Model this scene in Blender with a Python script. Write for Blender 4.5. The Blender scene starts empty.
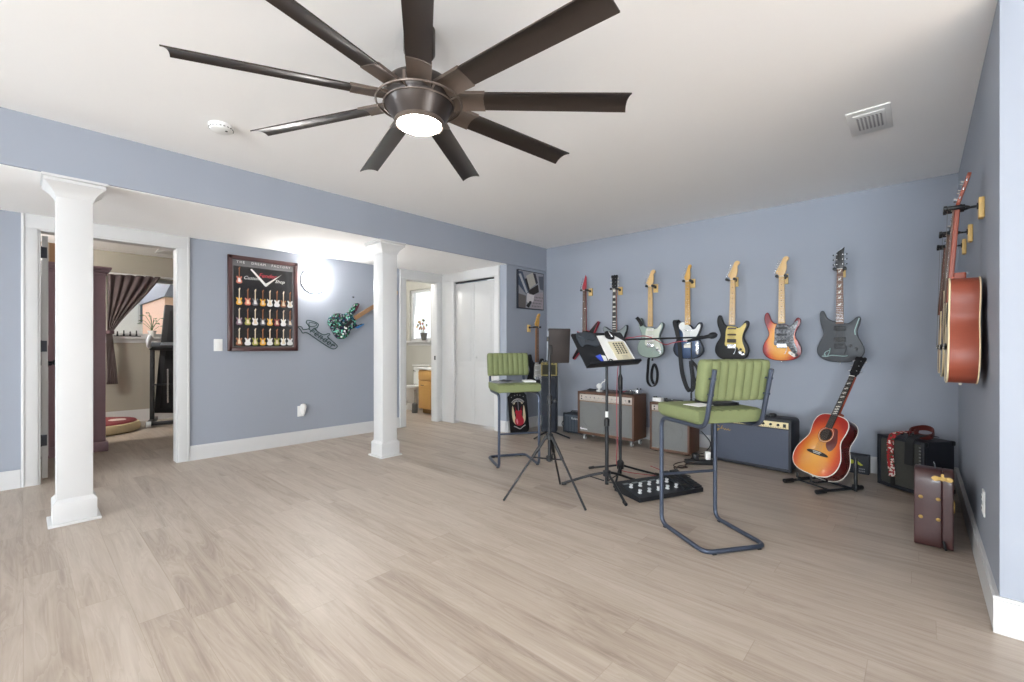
import bpy, bmesh, math, random
from mathutils import Vector, Matrix
random.seed(7)
sc = bpy.context.scene
COL = sc.collection
PI = math.pi
R = math.radians

# ------------------------------------------------------------------ materials
def lin(c):
    return tuple((x/255/12.92) if x/255 <= .04045 else ((x/255+.055)/1.055)**2.4 for x in c)

MATS = {}
def pm(name, rgb, rough=.5, metal=0., var=.05, scale=18., bump=0., coat=0., spec=.5, stretch=None):
    """Principled material whose colour and roughness are varied by procedural noise."""
    if name in MATS: return MATS[name]
    m = bpy.data.materials.new(name); m.use_nodes = True
    nt = m.node_tree; b = nt.nodes['Principled BSDF']
    col = lin(rgb)
    tc = nt.nodes.new('ShaderNodeTexCoord')
    nz = nt.nodes.new('ShaderNodeTexNoise'); nz.inputs['Scale'].default_value = scale; nz.inputs['Detail'].default_value = 4
    if stretch:
        mp = nt.nodes.new('ShaderNodeMapping'); mp.inputs['Scale'].default_value = stretch
        nt.links.new(tc.outputs['Object'], mp.inputs[0]); nt.links.new(mp.outputs[0], nz.inputs[0])
    else:
        nt.links.new(tc.outputs['Object'], nz.inputs[0])
    mx = nt.nodes.new('ShaderNodeMix'); mx.data_type = 'RGBA'
    mx.inputs['A'].default_value = tuple(c*(1-var) for c in col)+(1,)
    mx.inputs['B'].default_value = tuple(min(1, c*(1+var)) for c in col)+(1,)
    nt.links.new(nz.outputs['Fac'], mx.inputs['Factor'])
    nt.links.new(mx.outputs['Result'], b.inputs['Base Color'])
    b.inputs['Roughness'].default_value = rough; b.inputs['Metallic'].default_value = metal
    b.inputs['Coat Weight'].default_value = coat; b.inputs['Coat Roughness'].default_value = .08
    b.inputs['Specular IOR Level'].default_value = spec
    if bump:
        bp = nt.nodes.new('ShaderNodeBump'); bp.inputs['Strength'].default_value = bump; bp.inputs['Distance'].default_value = .004
        nt.links.new(nz.outputs['Fac'], bp.inputs['Height']); nt.links.new(bp.outputs[0], b.inputs['Normal'])
    MATS[name] = m
    return m

def emit(name, rgb, strength):
    m = bpy.data.materials.new(name); m.use_nodes = True
    b = m.node_tree.nodes['Principled BSDF']
    b.inputs['Base Color'].default_value = lin(rgb)+(1,)
    b.inputs['Emission Color'].default_value = lin(rgb)+(1,)
    b.inputs['Emission Strength'].default_value = strength
    return m

def burst(name, stops, cx, cz, ax, az, rough=.18):
    """Sunburst lacquer: colour follows an ellipse on the guitar's own top."""
    m = bpy.data.materials.new(name); m.use_nodes = True
    nt = m.node_tree; b = nt.nodes['Principled BSDF']
    tc = nt.nodes.new('ShaderNodeTexCoord'); mp = nt.nodes.new('ShaderNodeMapping')
    mp.inputs['Location'].default_value = (-cx/ax, 0, -cz/az); mp.inputs['Scale'].default_value = (1/ax, 0, 1/az)
    ln = nt.nodes.new('ShaderNodeVectorMath'); ln.operation = 'LENGTH'
    nz = nt.nodes.new('ShaderNodeTexNoise'); nz.inputs['Scale'].default_value = 60; nz.inputs['Detail'].default_value = 5
    md = nt.nodes.new('ShaderNodeMath'); md.operation = 'MULTIPLY_ADD'; md.inputs[1].default_value = .12
    r = nt.nodes.new('ShaderNodeValToRGB')
    nt.links.new(tc.outputs['Object'], mp.inputs[0]); nt.links.new(mp.outputs[0], ln.inputs[0])
    nt.links.new(tc.outputs['Object'], nz.inputs[0])
    nt.links.new(nz.outputs['Fac'], md.inputs[0]); nt.links.new(ln.outputs['Value'], md.inputs[2])
    nt.links.new(md.outputs[0], r.inputs[0])
    e = r.color_ramp.elements
    while len(e) < len(stops): e.new(.5)
    for k, (p, c) in enumerate(stops):
        e[k].position = p; e[k].color = lin(c)+(1,)
    nt.links.new(r.outputs[0], b.inputs['Base Color'])
    b.inputs['Roughness'].default_value = max(rough, .32); b.inputs['Coat Weight'].default_value = .12; b.inputs['Coat Roughness'].default_value = .05
    return m

def floor_mat():
    m = bpy.data.materials.new('oak_plank_floor'); m.use_nodes = True
    nt = m.node_tree; L = nt.links; b = nt.nodes['Principled BSDF']
    N = nt.nodes.new
    def mth(op, a, c=None, d=None):
        n = N('ShaderNodeMath'); n.operation = op
        for i, v in enumerate((a, c, d)):
            if v is None: continue
            if isinstance(v, (int, float)): n.inputs[i].default_value = v
            else: L.new(v, n.inputs[i])
        return n.outputs[0]
    geo = N('ShaderNodeNewGeometry'); sp = N('ShaderNodeSeparateXYZ'); L.new(geo.outputs['Position'], sp.inputs[0])
    W, LEN = .155, 1.22
    yr = mth('DIVIDE', sp.outputs['Y'], W); row = mth('FLOOR', yr); fy = mth('FRACT', yr)
    wn = N('ShaderNodeTexWhiteNoise'); wn.noise_dimensions = '1D'; L.new(row, wn.inputs['W'])
    xr = mth('DIVIDE', mth('ADD', sp.outputs['X'], mth('MULTIPLY', wn.outputs['Value'], LEN)), LEN)
    idx = mth('FLOOR', xr); fx = mth('FRACT', xr)
    cb = N('ShaderNodeCombineXYZ'); L.new(row, cb.inputs[0]); L.new(idx, cb.inputs[1])
    w2 = N('ShaderNodeTexWhiteNoise'); w2.noise_dimensions = '3D'; L.new(cb.outputs[0], w2.inputs['Vector'])
    pid = w2.outputs['Value']
    # grain: long streaks with a warped cathedral figure
    gv = N('ShaderNodeCombineXYZ')
    L.new(mth('ADD', mth('MULTIPLY', sp.outputs['X'], 1.1), mth('MULTIPLY', pid, 57.)), gv.inputs[0])
    L.new(mth('MULTIPLY', sp.outputs['Y'], 11.), gv.inputs[1]); L.new(mth('MULTIPLY', pid, 31.), gv.inputs[2])
    n1 = N('ShaderNodeTexNoise'); n1.inputs['Scale'].default_value = 1.3; n1.inputs['Detail'].default_value = 5; n1.inputs['Distortion'].default_value = .9
    L.new(gv.outputs[0], n1.inputs[0])
    gv2 = N('ShaderNodeCombineXYZ')
    L.new(mth('ADD', mth('MULTIPLY', sp.outputs['X'], 3.), mth('MULTIPLY', pid, 91.)), gv2.inputs[0])
    L.new(mth('MULTIPLY', sp.outputs['Y'], 90.), gv2.inputs[1])
    n2 = N('ShaderNodeTexNoise'); n2.inputs['Scale'].default_value = 1.; n2.inputs['Detail'].default_value = 3
    L.new(gv2.outputs[0], n2.inputs[0])
    rings = mth('FRACT', mth('MULTIPLY', n1.outputs['Fac'], 7.))
    fac = mth('ADD', mth('ADD', mth('MULTIPLY', n1.outputs['Fac'], .62), mth('MULTIPLY', n2.outputs['Fac'], .30)), mth('MULTIPLY', rings, .11))
    fac = mth('ADD', fac, mth('MULTIPLY', mth('SUBTRACT', pid, .5), .17))
    rp = N('ShaderNodeValToRGB'); L.new(fac, rp.inputs[0])
    e = rp.color_ramp.elements
    e[0].position = .22; e[0].color = lin((134, 119, 107))+(1,)
    e[1].position = .78; e[1].color = lin((185, 174, 162))+(1,)
    k = e.new(.48); k.color = lin((166, 153, 140))+(1,)
    seam = mth('MAXIMUM', mth('LESS_THAN', fy, .014), mth('LESS_THAN', fx, .0022))
    mx = N('ShaderNodeMix'); mx.data_type = 'RGBA'; L.new(mth('MULTIPLY', seam, .28), mx.inputs['Factor'])
    L.new(rp.outputs[0], mx.inputs['A']); mx.inputs['B'].default_value = lin((120, 100, 82))+(1,)
    L.new(mx.outputs['Result'], b.inputs['Base Color'])
    L.new(mth('ADD', mth('MULTIPLY', n2.outputs['Fac'], .14), .36), b.inputs['Roughness'])
    bp = N('ShaderNodeBump'); bp.inputs['Strength'].default_value = .12; bp.inputs['Distance'].default_value = .002
    L.new(mth('SUBTRACT', n2.outputs['Fac'], mth('MULTIPLY', seam, .8)), bp.inputs['Height']); L.new(bp.outputs[0], b.inputs['Normal'])
    return m

def pane_mat():
    m = bpy.data.materials.new('window_glass'); m.use_nodes = True
    nt = m.node_tree; nt.nodes.remove(nt.nodes['Principled BSDF'])
    out = nt.nodes['Material Output']
    t = nt.nodes.new('ShaderNodeBsdfTransparent'); g = nt.nodes.new('ShaderNodeBsdfGlossy'); g.inputs['Roughness'].default_value = .02
    f = nt.nodes.new('ShaderNodeLayerWeight'); f.inputs['Blend'].default_value = .08
    mx = nt.nodes.new('ShaderNodeMixShader')
    nt.links.new(f.outputs['Facing'], mx.inputs[0]); nt.links.new(t.outputs[0], mx.inputs[1]); nt.links.new(g.outputs[0], mx.inputs[2])
    nt.links.new(mx.outputs[0], out.inputs[0])
    return m

def voronoi_mat(name, cols, scale, rough=.25):
    m = bpy.data.materials.new(name); m.use_nodes = True
    nt = m.node_tree; b = nt.nodes['Principled BSDF']
    tc = nt.nodes.new('ShaderNodeTexCoord'); v = nt.nodes.new('ShaderNodeTexVoronoi'); v.inputs['Scale'].default_value = scale
    s = nt.nodes.new('ShaderNodeSeparateColor'); r = nt.nodes.new('ShaderNodeValToRGB'); r.color_ramp.interpolation = 'CONSTANT'
    nt.links.new(tc.outputs['Object'], v.inputs['Vector']); nt.links.new(v.outputs['Color'], s.inputs[0]); nt.links.new(s.outputs[0], r.inputs[0])
    e = r.color_ramp.elements
    while len(e) < len(cols): e.new(.5)
    for k, c in enumerate(cols):
        e[k].position = k/len(cols); e[k].color = lin(c)+(1,)
    nt.links.new(r.outputs[0], b.inputs['Base Color']); b.inputs['Roughness'].default_value = rough
    return m

WALL = pm('blue_grey_wall_paint', (151, 157, 168), .62, var=.015, scale=3, spec=.35)
CEIL = pm('white_ceiling_paint', (250, 250, 250), .9, var=.01, scale=4)
TRIM = pm('white_trim_paint', (204, 204, 204), .42, var=.01, scale=4)
DOORW = pm('white_door_paint', (190, 190, 189), .42, var=.01, scale=4)
TAUPE = pm('taupe_wall_paint', (160, 155, 143), .7, var=.015, scale=3)
PALE = pm('pale_grey_wall_paint', (184, 182, 174), .7, var=.015, scale=3)
FLOOR = floor_mat()
GLASS = pane_mat()
BLK = pm('black_plastic', (22, 23, 26), .45, var=.15)
BLKM = pm('black_painted_steel', (34, 36, 40), .38, metal=.3, var=.12)
CHROME = pm('chrome', (205, 207, 210), .2, metal=1., var=.03)
GOLD = pm('polished_brass', (172, 140, 80), .5, metal=.6, var=.05)
STEEL = pm('blue_grey_tube_steel', (72, 80, 96), .36, metal=.55, var=.06)
MAPLE = pm('maple_neck', (212, 174, 116), .32, var=.07, scale=25, stretch=(8, 8, 1))
AMBER = pm('amber_maple_neck', (204, 156, 70), .3, var=.07, scale=25, stretch=(8, 8, 1))
ROSE = pm('rosewood', (86, 56, 42), .5, var=.18, scale=40, stretch=(8, 8, 1))
MAHOG = pm('mahogany', (140, 66, 46), .45, var=.1, scale=30, stretch=(1, 1, 6))
EBONY = pm('ebony', (28, 26, 26), .4, var=.1)
BRIGHT = pm('bright_nickel', (214, 216, 218), .32, metal=.35, var=.03)
PINE = pm('pine_block', (221, 186, 118), .5, var=.08, scale=30, stretch=(6, 6, 1))
WHITEP = pm('white_plastic', (232, 232, 230), .35, var=.02)
STRING = pm('wound_string', (116, 110, 102), .5, metal=.4)
PAPER = pm('white_paper', (236, 236, 234), .8, var=.02)
PEARL = pm('pearl_inlay', (225, 222, 212), .25, var=.06)

# ------------------------------------------------------------------ mesh builder
def cr(pts, n=5, closed=True):
    """Smooth curve (Catmull-Rom) through 2D or 3D points."""
    P = [Vector(p) for p in pts]; m = len(P); out = []
    rng = range(m) if closed else range(m-1)
    for i in rng:
        if closed: a, b, c, d = P[i-1], P[i], P[(i+1) % m], P[(i+2) % m]
        else: a, b, c, d = P[max(i-1, 0)], P[i], P[i+1], P[min(i+2, m-1)]
        for k in range(n):
            t = k/n
            out.append(.5*((2*b)+(c-a)*t+(2*a-5*b+4*c-d)*t*t+(3*b-a-3*c+d)*t**3))
    if not closed: out.append(P[-1])
    return out

def fillet(pts, r, n=6):
    P = [Vector(p) for p in pts]; out = [P[0]]
    for i in range(1, len(P)-1):
        a, b, c = P[i-1], P[i], P[i+1]
        u = (a-b); v = (c-b); rr = min(r, u.length*.49, v.length*.49)
        p = b+u.normalized()*rr; q = b+v.normalized()*rr
        for k in range(n+1):
            t = k/n
            out.append(p*(1-t)**2+b*2*t*(1-t)+q*t*t)
    out.append(P[-1])
    return out

def rotz(a): return Matrix.Rotation(a, 4, 'Z')
def rotx(a): return Matrix.Rotation(a, 4, 'X')
def roty(a): return Matrix.Rotation(a, 4, 'Y')
def tr(*p): return Matrix.Translation(Vector(p))

class MB:
    def __init__(s): s.v = []; s.f = []; s.fm = []; s.mats = []; s.M = Matrix.Identity(4)
    def mi(s, m):
        if m not in s.mats: s.mats.append(m)
        return s.mats.index(m)
    def add(s, vs, fs, m):
        o = len(s.v); k = s.mi(m)
        s.v += [s.M @ Vector(v) for v in vs]
        for f in fs: s.f.append([o+i for i in f]); s.fm.append(k)
        return s
    def box(s, c, d, m, bev=0., rot=None, face_m=None):
        c = Vector(c); hx, hy, hz = d[0]/2, d[1]/2, d[2]/2
        T = rot.to_4x4() if rot else Matrix.Identity(4)
        if bev <= 0:
            vs = [c+(T @ Vector((x, y, z))) for x in (-hx, hx) for y in (-hy, hy) for z in (-hz, hz)]
            return s.add(vs, [(0, 1, 3, 2), (4, 6, 7, 5), (0, 4, 5, 1), (2, 3, 7, 6), (0, 2, 6, 4), (1, 5, 7, 3)], m)
        b = bmesh.new(); bmesh.ops.create_cube(b, size=1)
        for v in b.verts: v.co = Vector((v.co.x*d[0], v.co.y*d[1], v.co.z*d[2]))
        bmesh.ops.bevel(b, geom=list(b.edges), offset=min(bev, min(d)*.49), segments=3, profile=.5, affect='EDGES')
        b.verts.index_update()
        s.add([c+(T @ v.co) for v in b.verts], [[v.index for v in f.verts] for f in b.faces], m); b.free()
        return s
    def tube(s, pts, r, m, seg=8, closed=False, flat=None, up=None):
        """Round tube along points; flat=(w,t) makes a ribbon of width w and thickness t whose width lies along `up`."""
        P = [Vector(p) for p in pts]; n = len(P); rr = r if isinstance(r, (list, tuple)) else [r]*n
        T = []
        for i in range(n):
            a = P[i-1] if (i > 0 or closed) else P[i]; b = P[(i+1) % n] if (i < n-1 or closed) else P[i]
            d = (b-a); T.append(d.normalized() if d.length > 1e-9 else Vector((0, 0, 1)))
        N0 = Vector(up) if up else (Vector((0, 0, 1)) if abs(T[0].z) < .9 else Vector((1, 0, 0)))
        vs = []; nn = N0
        for i in range(n):
            if up: nn = Vector(up)
            nn = nn-T[i]*nn.dot(T[i])
            nn = nn.normalized() if nn.length > 1e-6 else T[i].orthogonal().normalized()
            bb = T[i].cross(nn)
            if flat:
                w, t = flat[0]/2, flat[1]/2
                for a, b in ((-w, -t), (w, -t), (w, t), (-w, t)): vs.append(P[i]+nn*a+bb*b)
            else:
                for k in range(seg):
                    a = 2*PI*k/seg; vs.append(P[i]+nn*(math.cos(a)*rr[i])+bb*(math.sin(a)*rr[i]))
        q = 4 if flat else seg; fs = []
        for i in range(n if closed else n-1):
            j = (i+1) % n
            for k in range(q): fs.append((i*q+k, i*q+(k+1) % q, j*q+(k+1) % q, j*q+k))
        if not closed: fs += [tuple(range(q))[::-1], tuple((n-1)*q+k for k in range(q))]
        return s.add(vs, fs, m)
    def cyl(s, a, b, r, m, seg=16, r2=None):
        return s.tube([a, b], [r, r if r2 is None else r2], m, seg)
    def lathe(s, prof, m, seg=32, c=(0, 0, 0), cap=True):
        c = Vector(c); vs = []; fs = []; n = len(prof)
        for r, z in prof:
            for k in range(seg): vs.append(c+Vector((max(r, 1e-4)*math.cos(2*PI*k/seg), max(r, 1e-4)*math.sin(2*PI*k/seg), z)))
        for i in range(n-1):
            for k in range(seg): fs.append((i*seg+k, i*seg+(k+1) % seg, (i+1)*seg+(k+1) % seg, (i+1)*seg+k))
        if cap: fs += [tuple(range(seg))[::-1], tuple((n-1)*seg+k for k in range(seg))]
        return s.add(vs, fs, m)
    def ball(s, c, r, m, seg=14, sc=(1, 1, 1)):
        prof = [(r*math.sin(PI*i/8), -r*math.cos(PI*i/8)) for i in range(9)]
        o = s.M; s.M = o @ tr(*c) @ Matrix.Diagonal((sc[0], sc[1], sc[2], 1)); s.lathe(prof, m, seg); s.M = o
        return s
    def prism(s, ol, y0, y1, m, bev=0., mside=None, mback=None, nb=3):
        """Outline in the x-z plane extruded along y from y0 (front) to y1, rims rounded by bev."""
        P = [Vector((p[0], p[1])) for p in ol]; n = len(P)
        area = sum(P[i].x*P[(i+1) % n].y-P[(i+1) % n].x*P[i].y for i in range(n))
        if area < 0: P.reverse()
        nr = []
        for i in range(n):
            e1 = (P[i]-P[i-1]); e2 = (P[(i+1) % n]-P[i])
            e1 = e1.normalized() if e1.length > 1e-9 else Vector((1, 0)); e2 = e2.normalized() if e2.length > 1e-9 else e1
            q = Vector((e1.y+e2.y, -(e1.x+e2.x))); nr.append(q.normalized() if q.length > 1e-6 else Vector((0, 0)))
        rings = []
        if bev > 0:
            for k in range(nb+1):
                a = PI/2*k/nb; rings.append((bev*(1-math.sin(a)), y0+bev*(1-math.cos(a))))
            for k in range(nb, -1, -1):
                a = PI/2*k/nb; rings.append((bev*(1-math.sin(a)), y1-bev*(1-math.cos(a))))
        else: rings = [(0, y0), (0, y1)]
        vs = []
        for off, y in rings:
            for i in range(n): vs.append((P[i].x-nr[i].x*off, y, P[i].y-nr[i].y*off))
        side = []
        for j in range(len(rings)-1):
            for i in range(n): side.append((j*n+i, j*n+(i+1) % n, (j+1)*n+(i+1) % n, (j+1)*n+i))
        o = len(s.v); s.v += [s.M @ Vector(v) for v in vs]
        km = s.mi(mside or m)
        for f in side: s.f.append([o+i for i in f]); s.fm.append(km)
        s.f.append([o+i for i in range(n)]); s.fm.append(s.mi(m))
        s.f.append([o+(len(rings)-1)*n+i for i in range(n)][::-1]); s.fm.append(s.mi(mback or mside or m))
        return s
    def build(s, name, parent=None, ang=38, loc=None):
        me = bpy.data.meshes.new(name); me.from_pydata([tuple(v) for v in s.v], [], s.f); me.update()
        for m in s.mats: me.materials.append(m)
        for p, k in zip(me.polygons, s.fm): p.material_index = k; p.use_smooth = True
        b = bmesh.new(); b.from_mesh(me); bmesh.ops.recalc_face_normals(b, faces=list(b.faces)); b.to_mesh(me); b.free()
        me.set_sharp_from_angle(angle=R(ang))
        o = bpy.data.objects.new(name, me); COL.objects.link(o)
        if parent: o.parent = parent
        if loc: o.location = loc
        return o

def tag(o, label=None, cat=None, group=None, kind=None):
    if label: o['label'] = label
    if cat: o['category'] = cat
    if group: o['group'] = group
    if kind: o['kind'] = kind
    return o
def thing(name, label, cat, loc=(0, 0, 0), rz=0., group=None, rot=None):
    o = bpy.data.objects.new(name, None); COL.objects.link(o); o.location = loc
    o.rotation_euler = rot if rot else (0, 0, rz); o.empty_display_size = .1
    return tag(o, label, cat, group)
def struct(mb, name, label=None):
    return tag(mb.build(name), label, None, None, 'structure')
def copy_tree(o, parent=None):
    c = o.copy(); COL.objects.link(c)
    if parent: c.parent = parent
    for ch in list(o.children): copy_tree(ch, c)
    return c

def text(name, body, size, m, parent, M, extrude=.0006, shear=0., space=1., align='CENTER', label=None):
    """Lettering as a mesh; lies in the local x-z plane facing -y after matrix M."""
    cu = bpy.data.curves.new('lettering', 'FONT'); cu.body = body; cu.size = size; cu.extrude = extrude
    cu.shear = shear; cu.space_character = space; cu.align_x = align; cu.align_y = 'CENTER'; cu.resolution_u = 3
    t = bpy.data.objects.new('lettering', cu); COL.objects.link(t)
    bpy.context.view_layer.update()
    me = bpy.data.meshes.new_from_object(t.evaluated_get(bpy.context.evaluated_depsgraph_get()))
    bpy.data.objects.remove(t); bpy.data.curves.remove(cu)
    me.transform(M @ rotx(PI/2)); me.materials.clear(); me.materials.append(m)
    o = bpy.data.objects.new(name, me); COL.objects.link(o); o.parent = parent
    if label: o['label'] = label
    return o
# ------------------------------------------------------------------ the room
XB, XL, XR, YB, YC, H, S = -3.90, -5.196, .23, 5.002, 4.17, 2.482, 2.15
YS, YF, XE = 2.55, -8.0, 4.6

def wall(name, axis, pos, th, a0, a1, z0, z1, m, openings=()):
    """A wall slab from pos to pos+th along its axis, with real openings (a0, a1, z0, z1)."""
    mb = MB()
    As = sorted({a0, a1, *[q for o in openings for q in o[:2]]}); Zs = sorted({z0, z1, *[q for o in openings for q in o[2:]]})
    for i in range(len(As)-1):
        for j in range(len(Zs)-1):
            ca, cz = (As[i]+As[i+1])/2, (Zs[j]+Zs[j+1])/2
            if any(o[0] < ca < o[1] and o[2] < cz < o[3] for o in openings): continue
            da, dz = As[i+1]-As[i], Zs[j+1]-Zs[j]
            if axis == 'x': mb.box((pos+th/2, ca, cz), (abs(th), da, dz), m)
            else: mb.box((ca, pos+th/2, cz), (da, abs(th), dz), m)
    return struct(mb, name)

fl = MB(); fl.box((-2.0, -1.45, -.05), (13.4, 13.3, .1), FLOOR); struct(fl, 'floor')
ce = MB(); ce.box(((XB+XE)/2, (YF+YB)/2, H+.05), (XE-XB+.2, YB-YF+.2, .1), CEIL); struct(ce, 'ceiling')
BD = (.082, .992, 0., 2.04)      # bedroom doorway in the left wall
W6 = (-7.4, -3.4, .3, 2.1)     # added window, out of view, lets fill light reach the right wall
TD = (3.523, 4.072, 0., 2.03)    # bathroom doorway
wall('wall_left', 'x', XL, -.12, YF, YB+.1, 0, H, WALL, (BD, TD, W6))
wall('wall_back', 'y', YB, .12, XB-.12, XR+.12, 0, H, WALL)
wall('wall_right', 'x', XR, .12, YS, YB, 0, H, WALL)
wall('wall_right_return', 'y', YS, .12, XR+.12, XE, 0, H, WALL)
CD = (-4.931, -4.097, 0., 2.03)  # closet doorway
wall('wall_closet', 'y', YC, .1, XL, XB, 0, S, WALL, (CD,))
wall('wall_picture', 'x', XB, -.1, YC+.1, YB, 0, S, WALL)
so = MB()                        # boxed-in soffit over the passage: blue front, white underside
so.box(((XL+XB)/2, (YF+YB)/2, (S+H)/2+.004), (XB-XL, YB-YF, H-S-.008), WALL)
so.box(((XL+XB)/2-.002, (YF+YC)/2, S+.002), (XB-XL-.004, YC-YF, .004), CEIL)
struct(so, 'wall_soffit')
W3, W4, W5 = (-3.4, -.8, .6, 2.3), (.2, 3.4, .1, 2.3), (-5.6, -2.4, .5, 2.2)  # unseen openings added behind the camera to let daylight in
W7 = (-.1, 2.3, .35, 2.25)  # added unseen opening, lets the sun onto floor out of view
wall('wall_front', 'y', YF, -.12, XL-.12, XE+.12, 0, H, CEIL, (W3, W4))
wall('wall_side', 'x', XE, .12, YF, YS+.12, 0, H, CEIL, (W5, W7))

# bedroom and bathroom beyond the left wall
XF = -8.48
W1 = (.80, 1.62, 1.24, 2.10)
wall('wall_bedroom_far', 'x', XF, -.14, -1.35, 2.9, 0, 2.46, TAUPE, (W1,))
wall('wall_bedroom_side', 'y', 2.8, .08, XF, XL-.12, 0, 2.46, TAUPE)
wall('wall_bedroom_near', 'y', -1.25, -.1, XF, XL-.12, 0, 2.46, TAUPE)
cb = MB(); cb.box(((XF+XL)/2-.06, .765, 2.48), (XL-XF-.12, 4.23, .06), CEIL); struct(cb, 'ceiling_bedroom')
YT = 4.95
W2 = (-7.15, -6.50, 1.20, 2.15)
wall('wall_bathroom_back', 'y', YT, .14, -7.9, XL-.12, 0, 2.46, PALE, (W2,))
wall('wall_bathroom_side', 'x', -7.8, -.1, 2.95, YT, 0, 2.46, PALE)
wall('wall_bathroom_near', 'y', 2.95, -.07, -7.9, XL-.12, 0, 2.46, PALE)
cb = MB(); cb.box((-6.6, 3.95, 2.48), (2.6, 2.2, .06), CEIL); struct(cb, 'ceiling_bathroom')

def baseboard(name, pts, h=.14, t=.018):
    """Skirting along a floor polyline; the room lies on the left hand of the walk."""
    mb = MB()
    for (x0, y0), (x1, y1) in zip(pts, pts[1:]):
        d = Vector((x1-x0, y1-y0)); n = Vector((-d.y, d.x)).normalized(); ln = d.length
        c = Vector(((x0+x1)/2, (y0+y1)/2))+n*t/2; T = rotz(math.atan2(d.y, d.x))
        mb.box((c.x, c.y, h/2-.006), (ln, t, h-.012), TRIM, rot=T)
        c2 = Vector(((x0+x1)/2, (y0+y1)/2))+n*t*.3
        mb.box((c2.x, c2.y, h-.006), (ln, t*.6, .012), TRIM, rot=T)
    return struct(mb, name)
baseboard('baseboard_left', [(XL, 3.43), (XL, 1.079)])
baseboard('baseboard_left.001', [(XL, -.012), (XL, YF)])
baseboard('baseboard_back', [(XR, YB), (XB, YB)])
baseboard('baseboard_picture', [(XB, YB), (XB, YC), (-4.014, YC)])
baseboard('baseboard_right', [(XE, YS), (XR-.018, YS), ])
baseboard('baseboard_right.001', [(XR, YS), (XR, YB)])
baseboard('baseboard_bedroom', [(XF, 2.8), (XF, -1.25)], .17)

def casing(name, axis, pos, side, a0, a1, zt, wl, wr, ztop, depth):
    """Door lining and architrave: flat boards round an opening, jamb boards through the wall."""
    mb = MB(); t = .02
    def bx(a, b, z0, z1, n0, n1):
        ca, cz, cn = (a+b)/2, (z0+z1)/2, (n0+n1)/2
        if axis == 'x': mb.box((cn, ca, cz), (abs(n1-n0), b-a, z1-z0), TRIM, .003)
        else: mb.box((ca, cn, cz), (b-a, abs(n1-n0), z1-z0), TRIM, .003)
    bx(a0-wl, a0, 0, zt, pos, pos+side*t); bx(a1, a1+wr, 0, zt, pos, pos+side*t)
    bx(a0-wl, a1+wr, zt, ztop, pos, pos+side*t)
    bx(a0-.002, a0+.014, 0, zt, pos-side*depth, pos+side*.012); bx(a1-.014, a1+.002, 0, zt, pos-side*depth, pos+side*.012)
    bx(a0, a1, zt-.014, zt+.002, pos-side*depth, pos+side*.012)
    bx(a0-wl+.006, a0-wl+.02, 0, ztop, pos, pos+side*(t+.006)); bx(a1+wr-.02, a1+wr-.006, 0, ztop, pos, pos+side*(t+.006))
    return struct(mb, name)
casing('trim_1', 'x', XL, 1, BD[0], BD[1], BD[3], .092, .09, S-.001, .12)
casing('trim_2', 'x', XL, 1, TD[0], TD[1], TD[3], .093, .095, S-.001, .12)
casing('trim_3', 'y', YC, -1, CD[0], CD[1], CD[3], .262, .083, S-.001, .1)

# door 1: bedroom door, swung open into the bedroom, seen on its hinge edge
d1 = MB(); d1.box((-.43, 0, 1.015), (.84, .036, 2.0), DOORW, .002)
for zc, hh in ((1.5, .78), (.55, .75)):
    for sgn in (-1, 1): d1.box((-.43, sgn*.019, zc), (.58, .006, hh), DOORW, .003)
d1o = d1.build('door_1'); d1o.location = (XL-.128, .122, 0); d1o.rotation_euler = (0, 0, R(-1)); tag(d1o, kind='structure')
for z in (.33, 1.105, 1.875):
    hg = MB(); hg.box((.004, -.004, z), (.008, .034, .09), pm('dark_hinge', (66, 68, 74), .4, metal=.7), .002)
    hg.cyl((.012, -.022, z-.048), (.012, -.022, z+.048), .006, pm('dark_hinge', (66, 68, 74), .4, metal=.7)); hg.build('hinge', d1o)
kn = MB()
for sgn in (-1, 1):
    kn.M = tr(-.78, sgn*.018, .95) @ rotx(PI/2*(1 if sgn < 0 else -1)); kn.lathe([(.03, 0), (.03, .006), (.012, .012), (.012, .035), (.027, .045), (.028, .06), (.015, .07)], BLKM, 20)
kn.build('door_knob', d1o)
# door 2: white closet bifold, two leaves of two raised panels each
d2 = thing('door_2', None, None, (0, YC+.028, 0)); tag(d2, kind='structure')
x0, x1 = CD[0]+.02, CD[1]-.02; wl = (x1-x0)/2
for k in range(2):
    a = x0+k*wl; lf = MB(); lf.box((a+wl/2, 0, 1.006), (wl-.003, .03, 1.95), DOORW, .002)
    for z0, z1 in ((.20, .80), (.90, 1.88)):
        ol = [(a+.07, z0), (a+wl-.07, z0), (a+wl-.07, z1-(.0)), (a+.07, z1)]
        lf.prism([(a+.062, z0-.008), (a+wl-.062, z0-.008), (a+wl-.062, z1+.008), (a+.062, z1+.008)], -.0175, -.0145, DOORW, .0012)
        lf.prism([(a+.085, z0+.015), (a+wl-.085, z0+.015), (a+wl-.085, z1-.015), (a+.085, z1-.015)], -.0195, -.0145, DOORW, .003)
    lf.build('door_leaf', d2)
tk = MB(); tk.box(((x0+x1)/2, 0, 2.003), (x1-x0, .03, .018), BLKM); tk.build('track', d2)
kb = MB(); kb.M = tr(x0+wl+.05, -.016, .95) @ rotx(PI/2); kb.lathe([(.006, 0), (.006, .012), (.014, .018), (.014, .026), (.006, .03)], DOORW, 16); kb.build('knob', d2)
st = MB(); st.box((XL-.03, TD[1]-.016, .93), (.03, .006, .06), BLKM, .002); struct(st, 'trim_strike')

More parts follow.
